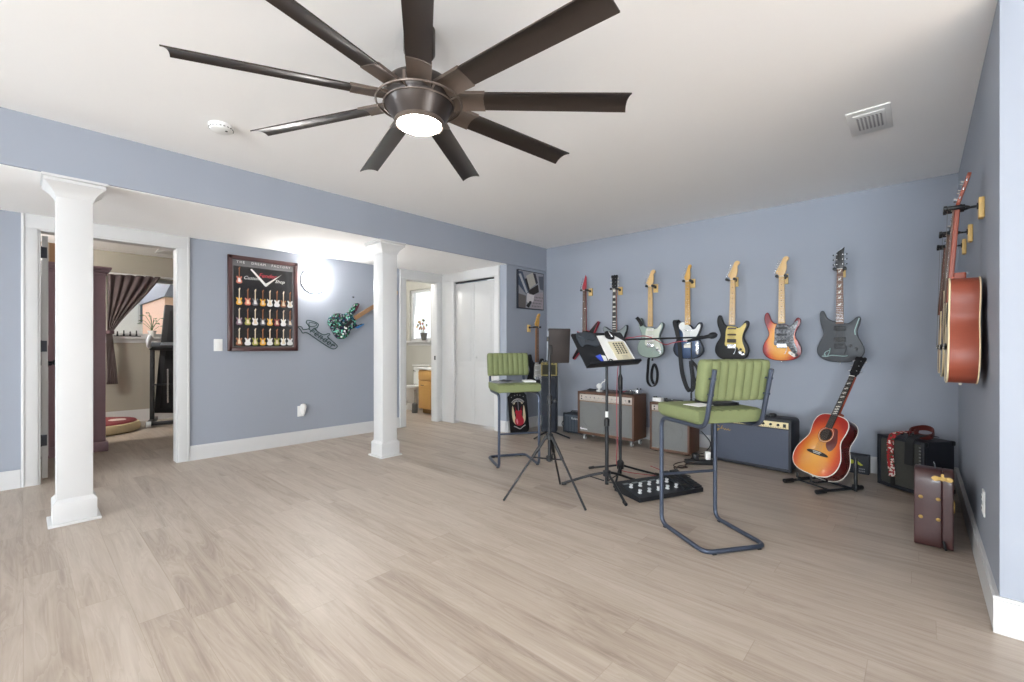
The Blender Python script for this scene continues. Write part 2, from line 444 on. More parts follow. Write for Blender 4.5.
def window(name, axis, pos, side, a0, a1, z0, z1, sill=True, mull=True, depth=.14):
    """Frame, sash bars, one glass pane, and a sill on the room side (side = direction into the room)."""
    e = thing(name, None, None); tag(e, kind='structure'); mb = MB()
    def bx(m_, a, b, q0, q1, n0, n1, mt):
        if axis == 'x': m_.box(((n0+n1)/2, (a+b)/2, (q0+q1)/2), (abs(n1-n0), b-a, q1-q0), mt, .003)
        else: m_.box(((a+b)/2, (n0+n1)/2, (q0+q1)/2), (b-a, abs(n1-n0), q1-q0), mt, .003)
    n0, n1 = pos-side*.09, pos-side*.04; f = .045
    for q in ((a0, a0+f, z0, z1), (a1-f, a1, z0, z1), (a0+f, a1-f, z0, z0+f), (a0+f, a1-f, z1-f, z1)): bx(mb, *q, n0, n1, TRIM)
    if mull: bx(mb, (a0+a1)/2-.018, (a0+a1)/2+.018, z0+f, z1-f, n0, n1, TRIM)
    mb.build('window_frame', e)
    g = MB(); bx(g, a0+f, a1-f, z0+f, z1-f, pos-side*.068, pos-side*.064, GLASS); g.build('pane', e)
    if sill:
        s_ = MB(); bx(s_, a0-.04, a1+.04, z0-.035, z0-.001, pos-side*.038, pos+side*.05, TRIM); bx(s_, a0-.02, a1+.02, z0-.09, z0-.036, pos+side*.001, pos+side*.018, TRIM)
        s_.build('window_sill', e)
    return e
window('window_1', 'x', XF, 1, *W1, mull=False)
window('window_2', 'y', YT, -1, *W2, mull=False)
window('added_window_3', 'y', YF, 1, *W3)  # unseen windows from here, added to let light in
window('added_window_4', 'y', YF, 1, *W4, sill=False)
window('added_window_5', 'x', XE, -1, *W5)
window('added_window_6', 'x', XL, 1, *W6)
window('added_window_7', 'x', XE, -1, *W7)
up = MB(); up.box(((XF+XE)/2, (YF+YB)/2, 5.4), (XE-XF+.3, YB-YF+.3, 5.6), pm('sun_block_cream', (206, 202, 192), .8, var=.03)); struct(up, 'wall_sun_block')   # added unseen box, shades the neighbouring house from the sun

# two square posts under the soffit
def column(y, label):
    e = thing('column', None, None, (XB-.1, y, 0)); tag(e, label, None, 'square white posts under the soffit', 'structure')
    w = .166; s_ = MB(); s_.box((0, 0, S/2), (w, w, S-.004), TRIM, .003); s_.build('shaft', e)
    b = MB()
    b.box((0, 0, .008), (w+.075, w+.075, .016), TRIM, .003); b.box((0, 0, .075), (w+.036, w+.036, .12), TRIM, .002)
    b.M = tr(0, 0, .135)
    n = w/2+.018; k = w/2+.002
    vs = [(-n, -n, 0), (n, -n, 0), (n, n, 0), (-n, n, 0), (-k, -k, .022), (k, -k, .022), (k, k, .022), (-k, k, .022)]
    b.add(vs, [(0, 1, 5, 4), (1, 2, 6, 5), (2, 3, 7, 6), (3, 0, 4, 7), (4, 5, 6, 7), (3, 2, 1, 0)], TRIM)
    b.build('base', e)
    c = MB(); prof = [(0, .0), (.004, .006), (.008, .02), (.022, .045), (.05, .075), (.058, .082), (.055, .10), (.065, .105), (.065, .118)]
    zz = S-.122; vs = []
    for off, z in prof:
        q = w/2+off; vs += [(-q, -q, zz+z), (q, -q, zz+z), (q, q, zz+z), (-q, q, zz+z)]
    fs = []
    for i in range(len(prof)-1):
        for j in range(4): fs.append((i*4+j, i*4+(j+1) % 4, (i+1)*4+(j+1) % 4, (i+1)*4+j))
    fs += [(3, 2, 1, 0), tuple((len(prof)-1)*4+j for j in range(4))]
    c.add(vs, fs, TRIM); c.build('capital', e)
column(.222, 'square white post in front of the open bedroom doorway')
column(2.478, 'square white post between the blue passage wall and the bathroom doorway')
# ------------------------------------------------------------------ ceiling fan
BRONZE = pm('dark_bronze', (58, 50, 46), .38, metal=.45, var=.1, coat=.15)
BRACK = pm('brushed_bronze', (112, 100, 92), .36, metal=.45, var=.08)
LAMP = emit('fan_lamp_lens', (255, 251, 246), 128.)
SCONCE = emit('wall_light_glass', (255, 251, 246), 62.)
fan = thing('ceiling_fan', 'dark bronze nine-blade ceiling fan with a lit round lamp, hung from the ceiling', 'ceiling fan', (-1.606, 1.163, H))
m = MB(); m.lathe([(.068, 0), (.068, -.10), (.06, -.112), (.02, -.116)], BRONZE, 32); m.build('canopy', fan)
m = MB(); m.cyl((0, 0, -.11), (0, 0, -.22), .014, BRONZE, 16); m.build('downrod', fan)
m = MB(); m.lathe([(.03, -.20), (.032, -.218), (.10, -.225), (.136, -.24), (.148, -.262), (.148, -.30), (.142, -.318), (.150, -.322), (.146, -.334), (.128, -.365), (.112, -.39), (.104, -.404)], BRONZE, 48)
for k in range(18):
    a = 2*PI*k/18; m.box((.147*math.cos(a), .147*math.sin(a), -.28), (.006, .012, .04), BRACK, rot=rotz(a))
m.build('motor_housing', fan)
m = MB(); m.tube([(.183*math.cos(2*PI*k/64), .183*math.sin(2*PI*k/64), -.322) for k in range(64)], .0045, BRACK, 8, True)
m.tube([(.152*math.cos(2*PI*k/64), .152*math.sin(2*PI*k/64), -.335) for k in range(64)], .003, BRACK, 8, True)
for k in range(9):
    a = R(43.4+20+40*k); m.tube([(.144*math.cos(a), .144*math.sin(a), -.33), (.183*math.cos(a), .183*math.sin(a), -.322)], .004, BRACK, 6)
m.build('trim_ring', fan)
m = MB(); m.lathe([(.106, -.396), (.108, -.41), (.100, -.418), (.094, -.416), (.094, -.402)], BRACK, 48, cap=False); m.build('light_ring', fan)
m = MB(); m.lathe([(.092, -.405), (.092, -.416), (.08, -.423), (.05, -.428), (.002, -.43)], LAMP, 40); m.build('lamp_lens', fan)
def blade_mesh(r0, r1, w0, w1, th, pitch, mat, n=8, sag=.010, z=-.302):
    mb = MB(); cs = []
    for r, w in ((r0, w0), ((r0+r1)/2, (w0+w1)/2), (r1, w1)):
        top = []; bot = []
        for i in range(n+1):
            t = -1+2*i/n; y = t*w/2; zz = sag*(t*t-.5)
            rr = r-(.007*(1-t*t) if r == r1 else 0)
            p = Vector((rr, y*math.cos(pitch)-zz*math.sin(pitch)*0, -y*math.sin(pitch)+zz*-1+z))
            top.append(p+Vector((0, 0, th/2))); bot.append(p-Vector((0, 0, th/2)))
        cs.append(top+bot[::-1])
    q = 2*(n+1); vs = [v for c in cs for v in c]; fs = []
    for j in range(2):
        for k in range(q): fs.append((j*q+k, j*q+(k+1) % q, (j+1)*q+(k+1) % q, (j+1)*q+k))
    for j in (0, 2):
        for k in range(n): fs.append((j*q+k, j*q+k+1, j*q+q-2-k, j*q+q-1-k))
    return mb.add(vs, fs, mat)
bl = blade_mesh(.27, .914, .098, .108, .006, R(13), BRONZE).build('blade', fan)
br = blade_mesh(.125, .285, .094, .102, .013, R(13), BRACK).build('blade_bracket', bl)
for k in range(9):
    a = R(43.4+40*k)
    if k == 0: bl.rotation_euler.z = a
    else:
        c = bl.copy(); COL.objects.link(c); c.rotation_euler.z = a
        d = br.copy(); COL.objects.link(d); d.parent = c

sd = thing('smoke_detector', 'round white smoke detector on the ceiling left of the fan', 'smoke detector', (-3.22, .835, H))
m = MB(); m.lathe([(.068, 0), (.068, -.012), (.06, -.03), (.048, -.036), (.002, -.037)], WHITEP, 36); m.build('cover', sd)
m = MB()
for k in range(20):
    a = 2*PI*k/20; m.box((.0645*math.cos(a), .0645*math.sin(a), -.021), (.006, .010, .005), pm('grey_slot', (120, 120, 118), .6), rot=rotz(a))
m.box((.03, .02, -.0375), (.012, .012, .003), BLK); m.build('sensor_slots', sd)

vt = thing('ceiling_vent', 'white perforated air vent cover on the ceiling near the right wall', 'vent', (-.222, 3.475, H))
m = MB(); m.box((0, 0, -.004), (.205, .37, .008), WHITEP, .003); m.box((0, 0, -.009), (.15, .27, .006), WHITEP, .003); m.build('cover_plate', vt)
m = MB(); DK = pm('dark_vent_hole', (84, 84, 86), .8)
for i in range(7):
    for j in range(11): m.box((-.055+i*.0183+(.003 if j % 2 else 0), -.09+j*.018, -.0125), (.009, .0075, .002), DK)
m.build('grille_holes', vt)

# ------------------------------------------------------------------ things on the passage wall
wl_ = thing('wall_light', 'round frosted glass wall light glowing white beside the framed poster', 'wall light', (XL, 2.27, 1.86), R(90))
m = MB(); m.M = rotx(PI/2); m.lathe([(.06, 0), (.06, .014), (.13, .016), (.141, .02), (.141, .028), (.138, .030)], pm('brushed_nickel', (150, 152, 156), .35, metal=.9), 40); m.build('back_plate', wl_)
m = MB(); m.M = rotx(PI/2); m.lathe([(.139, .028), (.136, .045), (.118, .07), (.085, .09), (.045, .1), (.002, .103)], SCONCE, 40); m.build('glass_dome', wl_)

PW, PH = .69, .985
FRAME = pm('dark_cherry_frame', (66, 36, 36), .35, var=.15, scale=30, coat=.3)
po = thing('framed_poster', 'tall black guitar poster in a dark cherry frame on the passage wall', 'poster', (XL+.001, 1.743, 1.545), R(90))
m = MB(); fw = .042
for sx in (-1, 1): m.box((sx*(PW/2-fw/2), -.016, 0), (fw, .03, PH), FRAME, .006)
for sz in (-1, 1): m.box((0, -.016, sz*(PH/2-fw/2)), (PW-.01, .03, fw), FRAME, .006)
m.build('frame', po)
PB = pm('glossy_black_print', (34, 33, 35), .25, var=.1, scale=4, coat=.6)
PGREY = pm('grey_print_border', (104, 104, 106), .3, coat=.6)
m = MB(); m.box((0, -.006, 0), (PW-2*fw+.01, .008, PH-2*fw+.01), PGREY); m.box((.0, -.0105, -.03), (PW-2*fw-.03, .001, PH-2*fw-.07), PB)
ink = [pm('ink_%s' % n, c, .3, coat=.5) for n, c in dict(cream=(222, 206, 180), coral=(200, 116, 96), wine=(140, 60, 66), olive=(150, 150, 70), pale=(228, 228, 226), amber=(224, 168, 52), brown=(150, 96, 60), mauve=(134, 110, 124), grey=(96, 98, 104)).items()]
mini = [(0, 0), (-.30, .02), (-.46, .16), (-.45, .34), (-.30, .52), (-.34, .68), (-.46, .86), (-.36, .98), (-.18, .84), (.14, .82), (.34, .96), (.44, .86), (.32, .66), (.30, .52), (.46, .34), (.44, .14), (.26, .02)]
cols = [(.155, .29, .114, 'r1')]+[(x, yb, yt, r) for r, yb, yt in (('r2', .515, .335), ('r3', .725, .545), ('r4', .94, .755)) for x in (.155, .27, .372, .48, .582, .685, .783, .884)]
order = [1, 5, 1, 8, 5, 4, 4, 6, 4, 7, 3, 4, 8, 5, 2, 4, 8, 6, 4, 3, 5, 4, 3, 4, 4]
for k, (fx, fyb, fyt, r) in enumerate(cols):
    cx = (fx-.5)*PW; zb = (.5-fyb)*PH; zt = (.5-fyt)*PH; hh = zt-zb; bw = hh*.44; bh = hh*.46
    m.prism([(cx+a*bw*.8, zb+b*bh) for a, b in mini], -.0125, -.0105, ink[order[k]])
    m.prism([(cx-bw*.15, zb+bh*.2), (cx+bw*.22, zb+bh*.2), (cx+bw*.1, zb+bh*.7), (cx-bw*.12, zb+bh*.7)], -.0135, -.0125, ink[0 if k % 3 else 4])
    nk = ink[0 if k % 2 else 6]
    m.prism([(cx-.0045, zb+bh*.7), (cx+.0045, zb+bh*.7), (cx+.004, zt-.03), (cx-.004, zt-.03)], -.0135, -.0105, nk)
    m.prism([(cx-.005, zt-.03), (cx+.004, zt-.03), (cx+.010, zt-.004), (cx+.003, zt), (cx-.008, zt-.02)], -.0135, -.0105, nk)
m.build('print', po)
m = MB(); pale = ink[4]
m.prism([(-.135, .362), (-.122, .372), (.028, .215), (.01, .196)], -.0142, -.0125, pale); m.prism([(.17, .335), (.178, .345), (.045, .222), (.02, .196), (.01, .225)], -.0142, -.0125, pale)
m.build('chevron_emblem', po)
for wd, wx in (('THE', -.225), ('DREAM', -.055), ('FACTORY', .17)): text('title_word', wd, .036, pale, po, tr(wx, -.0125, .428), space=1.32)
text('red_script', 'Fender', .062, pm('ink_red', (196, 70, 80), .4), po, tr(.03, -.0128, .31), shear=.35)
text('white_script', 'Custom', .05, pale, po, tr(-.12, -.0128, .272), shear=.4); text('white_script', 'Shop', .05, pale, po, tr(.155, -.0128, .262), shear=.4)

def plate(name, label, cat, loc, rz, w=.075, h=.12):
    e = thing(name, label, cat, loc, rz); mb = MB(); mb.box((0, -.003, 0), (w, .006, h), WHITEP, .0025); mb.build('cover_plate', e); return e
ls = plate('light_switch', 'white light switch on the passage wall left of the framed poster', 'light switch', (XL, 1.32, 1.115), R(90))
m = MB(); m.box((0, -.008, 0), (.034, .006, .066), WHITEP, .002, rot=rotx(R(3))); m.build('rocker', ls)
pf = plate('power_outlet', 'white power outlet low on the passage wall below the framed poster', 'outlet', (XL, 2.13, .365), R(90))
for z in (.026, -.026): m = MB(); m.box((0, -.0075, z), (.03, .004, .03), WHITEP, .002); m.build('socket', pf)
af = thing('air_freshener', 'white plug-in air freshener in the low outlet on the passage wall', 'air freshener', (XL+.011, 2.14, .355), R(90))
m = MB(); m.M = tr(0, -.03, .035); m.lathe([(.004, -.075), (.018, -.06), (.026, -.02), (.034, .015), (.034, .035), (.024, .055), (.004, .062)], WHITEP, 20); m.build('body', af)
m = MB(); m.box((0, -.006, .01), (.026, .01, .03), WHITEP, .002); m.build('plug', af)

# wire sculpture of a headstock with lettering inside
WIRE = pm('dark_green_wire', (52, 78, 76), .4, metal=.3)
ws = thing('wire_headstock_sculpture', 'dark green wire sculpture of a guitar headstock, mounted slanting beside the mosaic guitar', 'wall art', (XL, 2.33, 1.24), R(90))
ol = [(2.097, 1.323), (2.134, 1.322), (2.156, 1.293), (2.22, 1.307), (2.215, 1.337), (2.188, 1.374), (2.205, 1.4), (2.276, 1.387), (2.325, 1.361), (2.313, 1.322), (2.284, 1.303), (2.358, 1.249), (2.406, 1.239), (2.451, 1.256), (2.464, 1.238), (2.441, 1.209), (2.549, 1.117), (2.544, 1.083), (2.507, 1.07), (2.443, 1.096), (2.317, 1.178), (2.198, 1.256), (2.148, 1.253), (2.127, 1.284)]
m = MB(); m.tube([(p[0]-2.33, -.012, p[1]-1.24) for p in cr(ol, 4)], .0055, WIRE, 8, True); m.build('outline', ws)
m = MB(); m.tube([(p[0]-2.33, -.012, p[1]-1.24) for p in cr([(2.22, 1.342), (2.251, 1.328), (2.296, 1.34), (2.307, 1.358), (2.271, 1.371), (2.225, 1.376)], 4)], .004, WIRE, 6, True)
m.tube([(2.215-2.33, -.012, 1.30-1.24), (2.44-2.33, -.012, 1.15-1.24), (2.53-2.33, -.012, 1.10-1.24)], .004, WIRE, 6)
for px, pz in ((-.1, .06), (.18, -.13)): m.cyl((px, 0, pz), (px, -.012, pz), .003, WIRE, 6)
m.build('inner_wires', ws)
text('lettering', 'Fender', .105, WIRE, ws, tr(.045, -.012, -.038) @ roty(R(34.5)), .003, shear=.2, space=1.15)

MOS = voronoi_mat('mosaic_tiles', [(20, 26, 34), (34, 70, 66), (120, 196, 170), (24, 30, 60), (60, 110, 80), (16, 18, 22), (150, 150, 160), (70, 40, 60), (40, 90, 110)], 62)
mg = thing('mosaic_guitar', 'electric guitar covered in dark green mosaic tiles, mounted slanting on the passage wall', 'guitar', (XL, 2.62, 1.35), R(90))
mo = [(2.432, 1.395), (2.447, 1.442), (2.499, 1.484), (2.564, 1.498), (2.62, 1.49), (2.665, 1.511), (2.704, 1.551), (2.768, 1.625), (2.805, 1.636), (2.821, 1.623), (2.779, 1.561), (2.768, 1.522), (2.742, 1.477), (2.747, 1.448), (2.779, 1.425), (2.774, 1.389), (2.805, 1.364), (2.868, 1.385), (2.88, 1.369), (2.785, 1.331), (2.716, 1.307), (2.693, 1.255), (2.642, 1.2), (2.586, 1.189), (2.542, 1.199), (2.499, 1.251), (2.466, 1.308), (2.437, 1.359)]
m = MB(); m.prism([(p.x-2.62, p.y-1.35) for p in cr(mo, 3)], -.052, -.012, MOS, .006); m.build('body', mg)
m = MB(); c0, c1 = Vector((.14, .10)), Vector((.60, .385)); d = (c1-c0).normalized(); q = Vector((-d.y, d.x))
m.prism([c0+q*.026, c0-q*.026, c1-q*.021, c1+q*.021], -.068, -.040, pm('walnut_neck', (146, 108, 76), .45, var=.1), .004); m.prism([c0+q*.025, c0-q*.025, c1-q*.02, c1+q*.02], -.073, -.068, pm('walnut_board', (150, 116, 84), .45, var=.1)); m.build('neck', mg)
m = MB(); hs = [c1+q*.021, c1-q*.021, c1-q*.024+d*.03, c1-q*.03+d*.15, c1+q*.01+d*.18, c1+q*.045+d*.05, c1+q*.03+d*.02]
m.prism(hs, -.062, -.046, MAPLE, .003); m.build('headstock', mg)
m = MB(); m.cyl((.02, -.052, -.02), (.02, -.056, -.02), .02, PEARL)
for k in range(4): m.cyl((-.035+.02*k, -.051, -.135+.035*k), (-.035+.02*k, -.062, -.135+.035*k), .011, WHITEP, 14)
m.build('control_knobs', mg)
m = MB(); m.prism([(.0, .0), (.03, -.03), (.12, .055), (.09, .085)], -.058, -.052, EBONY, .002); m.build('pickup', mg)
m = MB(); m.prism([(.135, -.015), (.18, -.0), (.27, .04), (.262, .022), (.18, -.03)], -.0535, -.0525, pm('blue_paint', (40, 110, 170), .4)); m.build('painted_horn_tip', mg)
m = MB(); m.prism([(.135, .19), (.16, .185), (.205, .272), (.19, .285)], -.0535, -.0525, pm('plum_paint', (86, 30, 54), .4)); m.build('painted_horn_tip', mg)
m = MB(); m.cyl((XL, 2.764, 1.713), (XL+.02, 2.764, 1.708), .008, BLK, 10); tag(m.build('wall_hook'), 'small black hook on the passage wall above the mosaic guitar', 'hook')

# canvas print near the corner
cv = thing('canvas_print', 'canvas photo print of guitar gear on the narrow wall by the corner', 'picture', (XB+.001, 4.626, 1.855), R(90))
m = MB(); CW, CH = .54, .51; edge = pm('dark_canvas_edge', (30, 34, 46), .7); m.box((0, -.016, 0), (CW, .03, CH), edge, .003); m.build('stretched_canvas', cv)
m = MB()
def patch(pts, c, lv): m.prism([((x-.5)*CW, (.5-z)*CH) for x, z in pts], -.0313-.0004*lv, -.031, pm('canvas_ink_%d_%d_%d' % c, c, .75, var=.25, scale=60))
patch([(.02, .02), (.98, .02), (.98, .98), (.02, .98)], (142, 142, 147), 1)
patch([(.02, .05), (.16, .04), (.42, .55), (.30, .62), (.02, .4)], (70, 80, 98), 2); patch([(.02, .12), (.1, .1), (.36, .56), (.3, .6)], (176, 178, 182), 3)
patch([(.30, .14), (.56, .02), (.70, .30), (.42, .48)], (182, 176, 164), 3); patch([(.24, .22), (.32, .2), (.44, .48), (.38, .52)], (34, 34, 40), 4)
patch([(.56, .04), (.66, .04), (.76, .28), (.68, .32)], (50, 46, 56), 4)
patch([(.38, .52), (.76, .32), (.80, .52), (.56, .62), (.42, .60)], (40, 32, 30), 4)
patch([(.34, .58), (.62, .62), (.58, .78), (.42, .88), (.32, .8)], (206, 200, 200), 4)
patch([(.02, .62), (.3, .66), (.28, .98), (.02, .98)], (98, 92, 90), 2)
patch([(.62, .60), (.98, .5), (.98, .98), (.46, .98)], (156, 146, 150), 3)
for i in range(6):
    for j in range(4): patch([(.62+.06*i-.03*j, .66+.08*j), (.65+.06*i-.03*j, .655+.08*j), (.64+.06*i-.03*j, .70+.08*j)], (60, 58, 64), 5)
patch([(.78, .1), (.97, .08), (.97, .46), (.84, .44)], (84, 88, 98), 2); patch([(.3, .92), (.44, .78), (.52, .8), (.4, .97)], (36, 34, 36), 5)
m.build('print', cv)
# ------------------------------------------------------------------ guitars
def cm(p): return [(a/100, b/100) for a, b in p]
STRAT = cr(cm([(0, 0), (-7, .6), (-12.5, 3), (-15.8, 7.5), (-16.2, 12.5), (-14.6, 17.8), (-11.8, 22.3), (-11.0, 26.5), (-12.4, 31), (-14.2, 36), (-14.8, 41), (-14.0, 45), (-12.2, 46.4), (-10.6, 44.6), (-9.2, 40.0), (-7.0, 36.6), (-3.4, 35.4), (3.4, 34.4), (5.8, 32.6), (8.0, 33.4), (10.2, 37.0), (12.0, 39.9), (13.8, 40.4), (15.2, 38.4), (14.8, 34.4), (12.7, 30), (11.1, 26), (11.2, 22.4), (13.3, 18.4), (15.3, 13.5), (15.9, 9), (14.2, 4.5), (10.5, 1.6), (6, .3)]), 3)
TELE = cr(cm([(0, 0), (-7, .5), (-12.2, 2.6), (-15.6, 7), (-16.2, 12), (-14.4, 17.6), (-11.8, 22), (-11.2, 25.8), (-12.6, 30), (-14.2, 34.5), (-13.4, 38.6), (-10.4, 40.6), (-6, 40.4), (-3, 40), (3, 36), (5, 33.6), (7.4, 34), (9.6, 37), (12, 39.4), (14.2, 38.6), (14.6, 35), (13, 30), (11.4, 26), (11.6, 22), (14, 17.4), (16, 12), (15.6, 7), (12.2, 2.6), (7, .5)]), 3)
SUPER = cr(cm([(0, 0), (-8, .8), (-13.6, 3.4), (-16.6, 8), (-16.6, 13), (-14.6, 18.6), (-12.4, 23.4), (-12.2, 27), (-13.4, 32), (-14.4, 37), (-14.8, 42), (-14, 45.4), (-12.2, 46), (-10.8, 43.6), (-9.6, 40), (-6.4, 37.4), (-3, 36), (3, 34.6), (5.6, 34.4), (8.6, 36.4), (11, 39), (13.4, 40), (14.6, 38), (13.9, 34), (12.6, 29.6), (12.2, 26), (13, 22), (15.2, 17), (17, 12), (16.4, 7), (13, 2.8), (8, .6)]), 3)
DOUBLE = cr(cm([(0, 0), (-8, .8), (-14, 4), (-17, 9.5), (-16.4, 15), (-13, 21), (-11.8, 25), (-13.4, 30), (-15.8, 35.5), (-16.4, 39.6), (-14, 41), (-11, 39.5), (-7, 37), (-3, 36), (3, 36), (7, 36.5), (10.5, 39), (14, 42), (16, 41.5), (16, 36.5), (13.4, 30), (11.8, 25), (13, 21), (16.4, 15), (17, 9.5), (14, 4), (8, .8)]), 3)
ANGLE = cm([(-20, -2), (-17, -4), (-3.5, 11), (7, 2), (17, 3), (12.5, 14), (10, 22), (13, 29), (20.5, 44), (18.5, 45), (6.5, 33), (3.2, 34), (-3.2, 34), (-5.5, 30), (-12.5, 33), (-9, 24), (-8.5, 16)])
H_STRAT = cr(cm([(-2.1, 0), (-2.4, 1.2), (-4.2, 2.8), (-4.7, 4.2), (-3.6, 6.8), (-1.2, 12), (.8, 16.2), (2.4, 18.0), (4.6, 18.2), (6.0, 16.8), (5.8, 14.9), (4.4, 13.5), (4.0, 12), (4.2, 9), (3.8, 5), (2.8, 2.2), (2.1, 0)]), 3)
H_TELE = cr(cm([(-2.1, 0), (-2.6, 1.8), (-3.6, 3.2), (-3.4, 5), (-1.6, 10), (.2, 15), (1.4, 17.2), (3.2, 17.4), (4.2, 15.8), (3.6, 14), (2.8, 12.4), (2.9, 7), (2.6, 2.6), (2.1, 0)]), 3)
H_OPEN = cr(cm([(-2.1, 0), (-2.6, 1.4), (-3.6, 3), (-3.5, 7), (-3.9, 12), (-4.4, 15.6), (-3.2, 17), (-1.6, 16.4), (0, 17.2), (1.6, 16.4), (3.2, 17), (4.4, 15.6), (3.9, 12), (3.5, 7), (3.6, 3), (2.6, 1.4), (2.1, 0)]), 3)
H_POINT = cm([(-2.1, 0), (-3.0, 2), (-3.3, 4), (-2.6, 12.6), (-2.4, 14.4), (-1.0, 15.6), (3.4, 18.8), (2.8, 14.5), (3.2, 4), (3.0, 2), (2.1, 0)])
H_BLADE = cm([(-2.1, 0), (-3.2, 2.5), (-3.0, 5), (.6, 16), (1.8, 19), (3.0, 16.5), (2.8, 6), (2.6, 2.5), (2.1, 0)])
H_SLOT = cr(cm([(-2.2, 0), (-3.0, 1.8), (-3.2, 6), (-3.5, 13), (-3.6, 17.4), (-2.4, 18.6), (0, 18.2), (2.4, 18.6), (3.6, 17.4), (3.5, 13), (3.2, 6), (3.0, 1.8), (2.2, 0)]), 3)

def pegs(par, side, head_z, mat_, y=-.012, tilt=0., n6=True, x6=(-.043, -.008), z6=(.035, .145), three=((-.036, .036), (.045, .13))):
    """Tuning machines: six in line (n6) or three a side."""
    if n6:
        for k in range(6):
            t = k/5; x = x6[0]+(x6[1]-x6[0])*t; z = head_z+z6[0]+(z6[1]-z6[0])*t
            m = MB(); m.cyl((x, y, z), (x-.014, y, z), .0028, CHROME, 6); m.box((x-.017, y, z), (.010, .006, .012), mat_, .0025); m.cyl((x+.012, y-.02, z-.002), (x+.012, y+.004, z-.002), .004, CHROME, 8)
            m.build('tuning_peg', par)
    else:
        for sx in (0, 1):
            for k in range(3):
                x = three[0][sx]; z = head_z+three[1][0]+(three[1][1]-three[1][0])*k/2; s = 1 if sx else -1
                m = MB(); m.cyl((x, y, z), (x+s*.014, y, z), .0028, CHROME, 6); m.box((x+s*.017, y, z), (.010, .006, .013), mat_, .0025); m.cyl((x-s*.010, y-.02, z-.002), (x-s*.010, y+.004, z-.002), .004, CHROME, 8)
                m.build('tuning_peg', par)

def neck_part(e, zj, zn, mn, mf, head, mh, inlay='dot', inlay_m=None, y0=-.036, bind=None, w0=.056, w1=.0425, heel=0., frets=True):
    m = MB(); n2 = [(-w0/2, zj-heel), (w0/2, zj-heel), (w1/2, zn), (-w1/2, zn)]
    m.prism(n2, y0+.006, y0+.026, mn, .005); m.prism(n2, y0, y0+.006, mf, 0, bind)
    L = (zn-zj)*1.33
    if frets:
        for k in range(1, 23):
            z = zn-L*(1-2**(-k/12))
            if z < zj-heel+.004: break
            w = w1+(w0-w1)*(zn-z)/(zn-zj); m.box((0, y0-.0005, z), (w*.96, .0012, .0013), CHROME)
            zp = zn-L*(1-2**(-(k-1)/12)); zc = (z+zp)/2
            if k in (1, 3, 5, 7, 9, 12, 15, 17, 19, 21) and not (k == 1 and inlay in ('dot', 'bars')) or (inlay == 'block' and k == 1):
                if inlay == 'dot': m.cyl((0, y0-.0008, zc), (0, y0+.001, zc), .0032, inlay_m or EBONY, 10)
                elif inlay == 'block': m.box((0, y0-.0004, zc), (w*.74, .0012, (zp-z)*.72), inlay_m or PEARL)
                elif inlay == 'vine' and k < 13: m.prism([(-.010, zc-.012), (.004, zc-.010), (.011, zc+.006), (.002, zc+.013), (.004, zc+.002), (-.008, zc+.004)], y0-.0012, y0, inlay_m or PEARL)
                elif inlay == 'bars': [m.box((sx*w*.14, y0-.0004, zc+dz), (w*.30, .0012, .009), inlay_m or PEARL) for sx, dz in ((-1, -.003), (1, .003))]
    m.box((0, y0-.001, zn+.002), (w1, .008, .005), PEARL)
    nk = m.build('neck', e)
    h = MB(); h.prism([(p[0], p[1]+zn+.003) for p in head], y0+.004, y0+.018, mh, .002); hd = h.build('headstock', e)
    return nk, hd

def strings(e, z0, zn, y, w0=.052, w1=.034):
    m = MB()
    for k in range(6):
        a = -.5+k/5; m.tube([(a*w0, y, z0), (a*w1, y+.002, zn)], .0006, STRING, 4)
    m.build('strings', e)

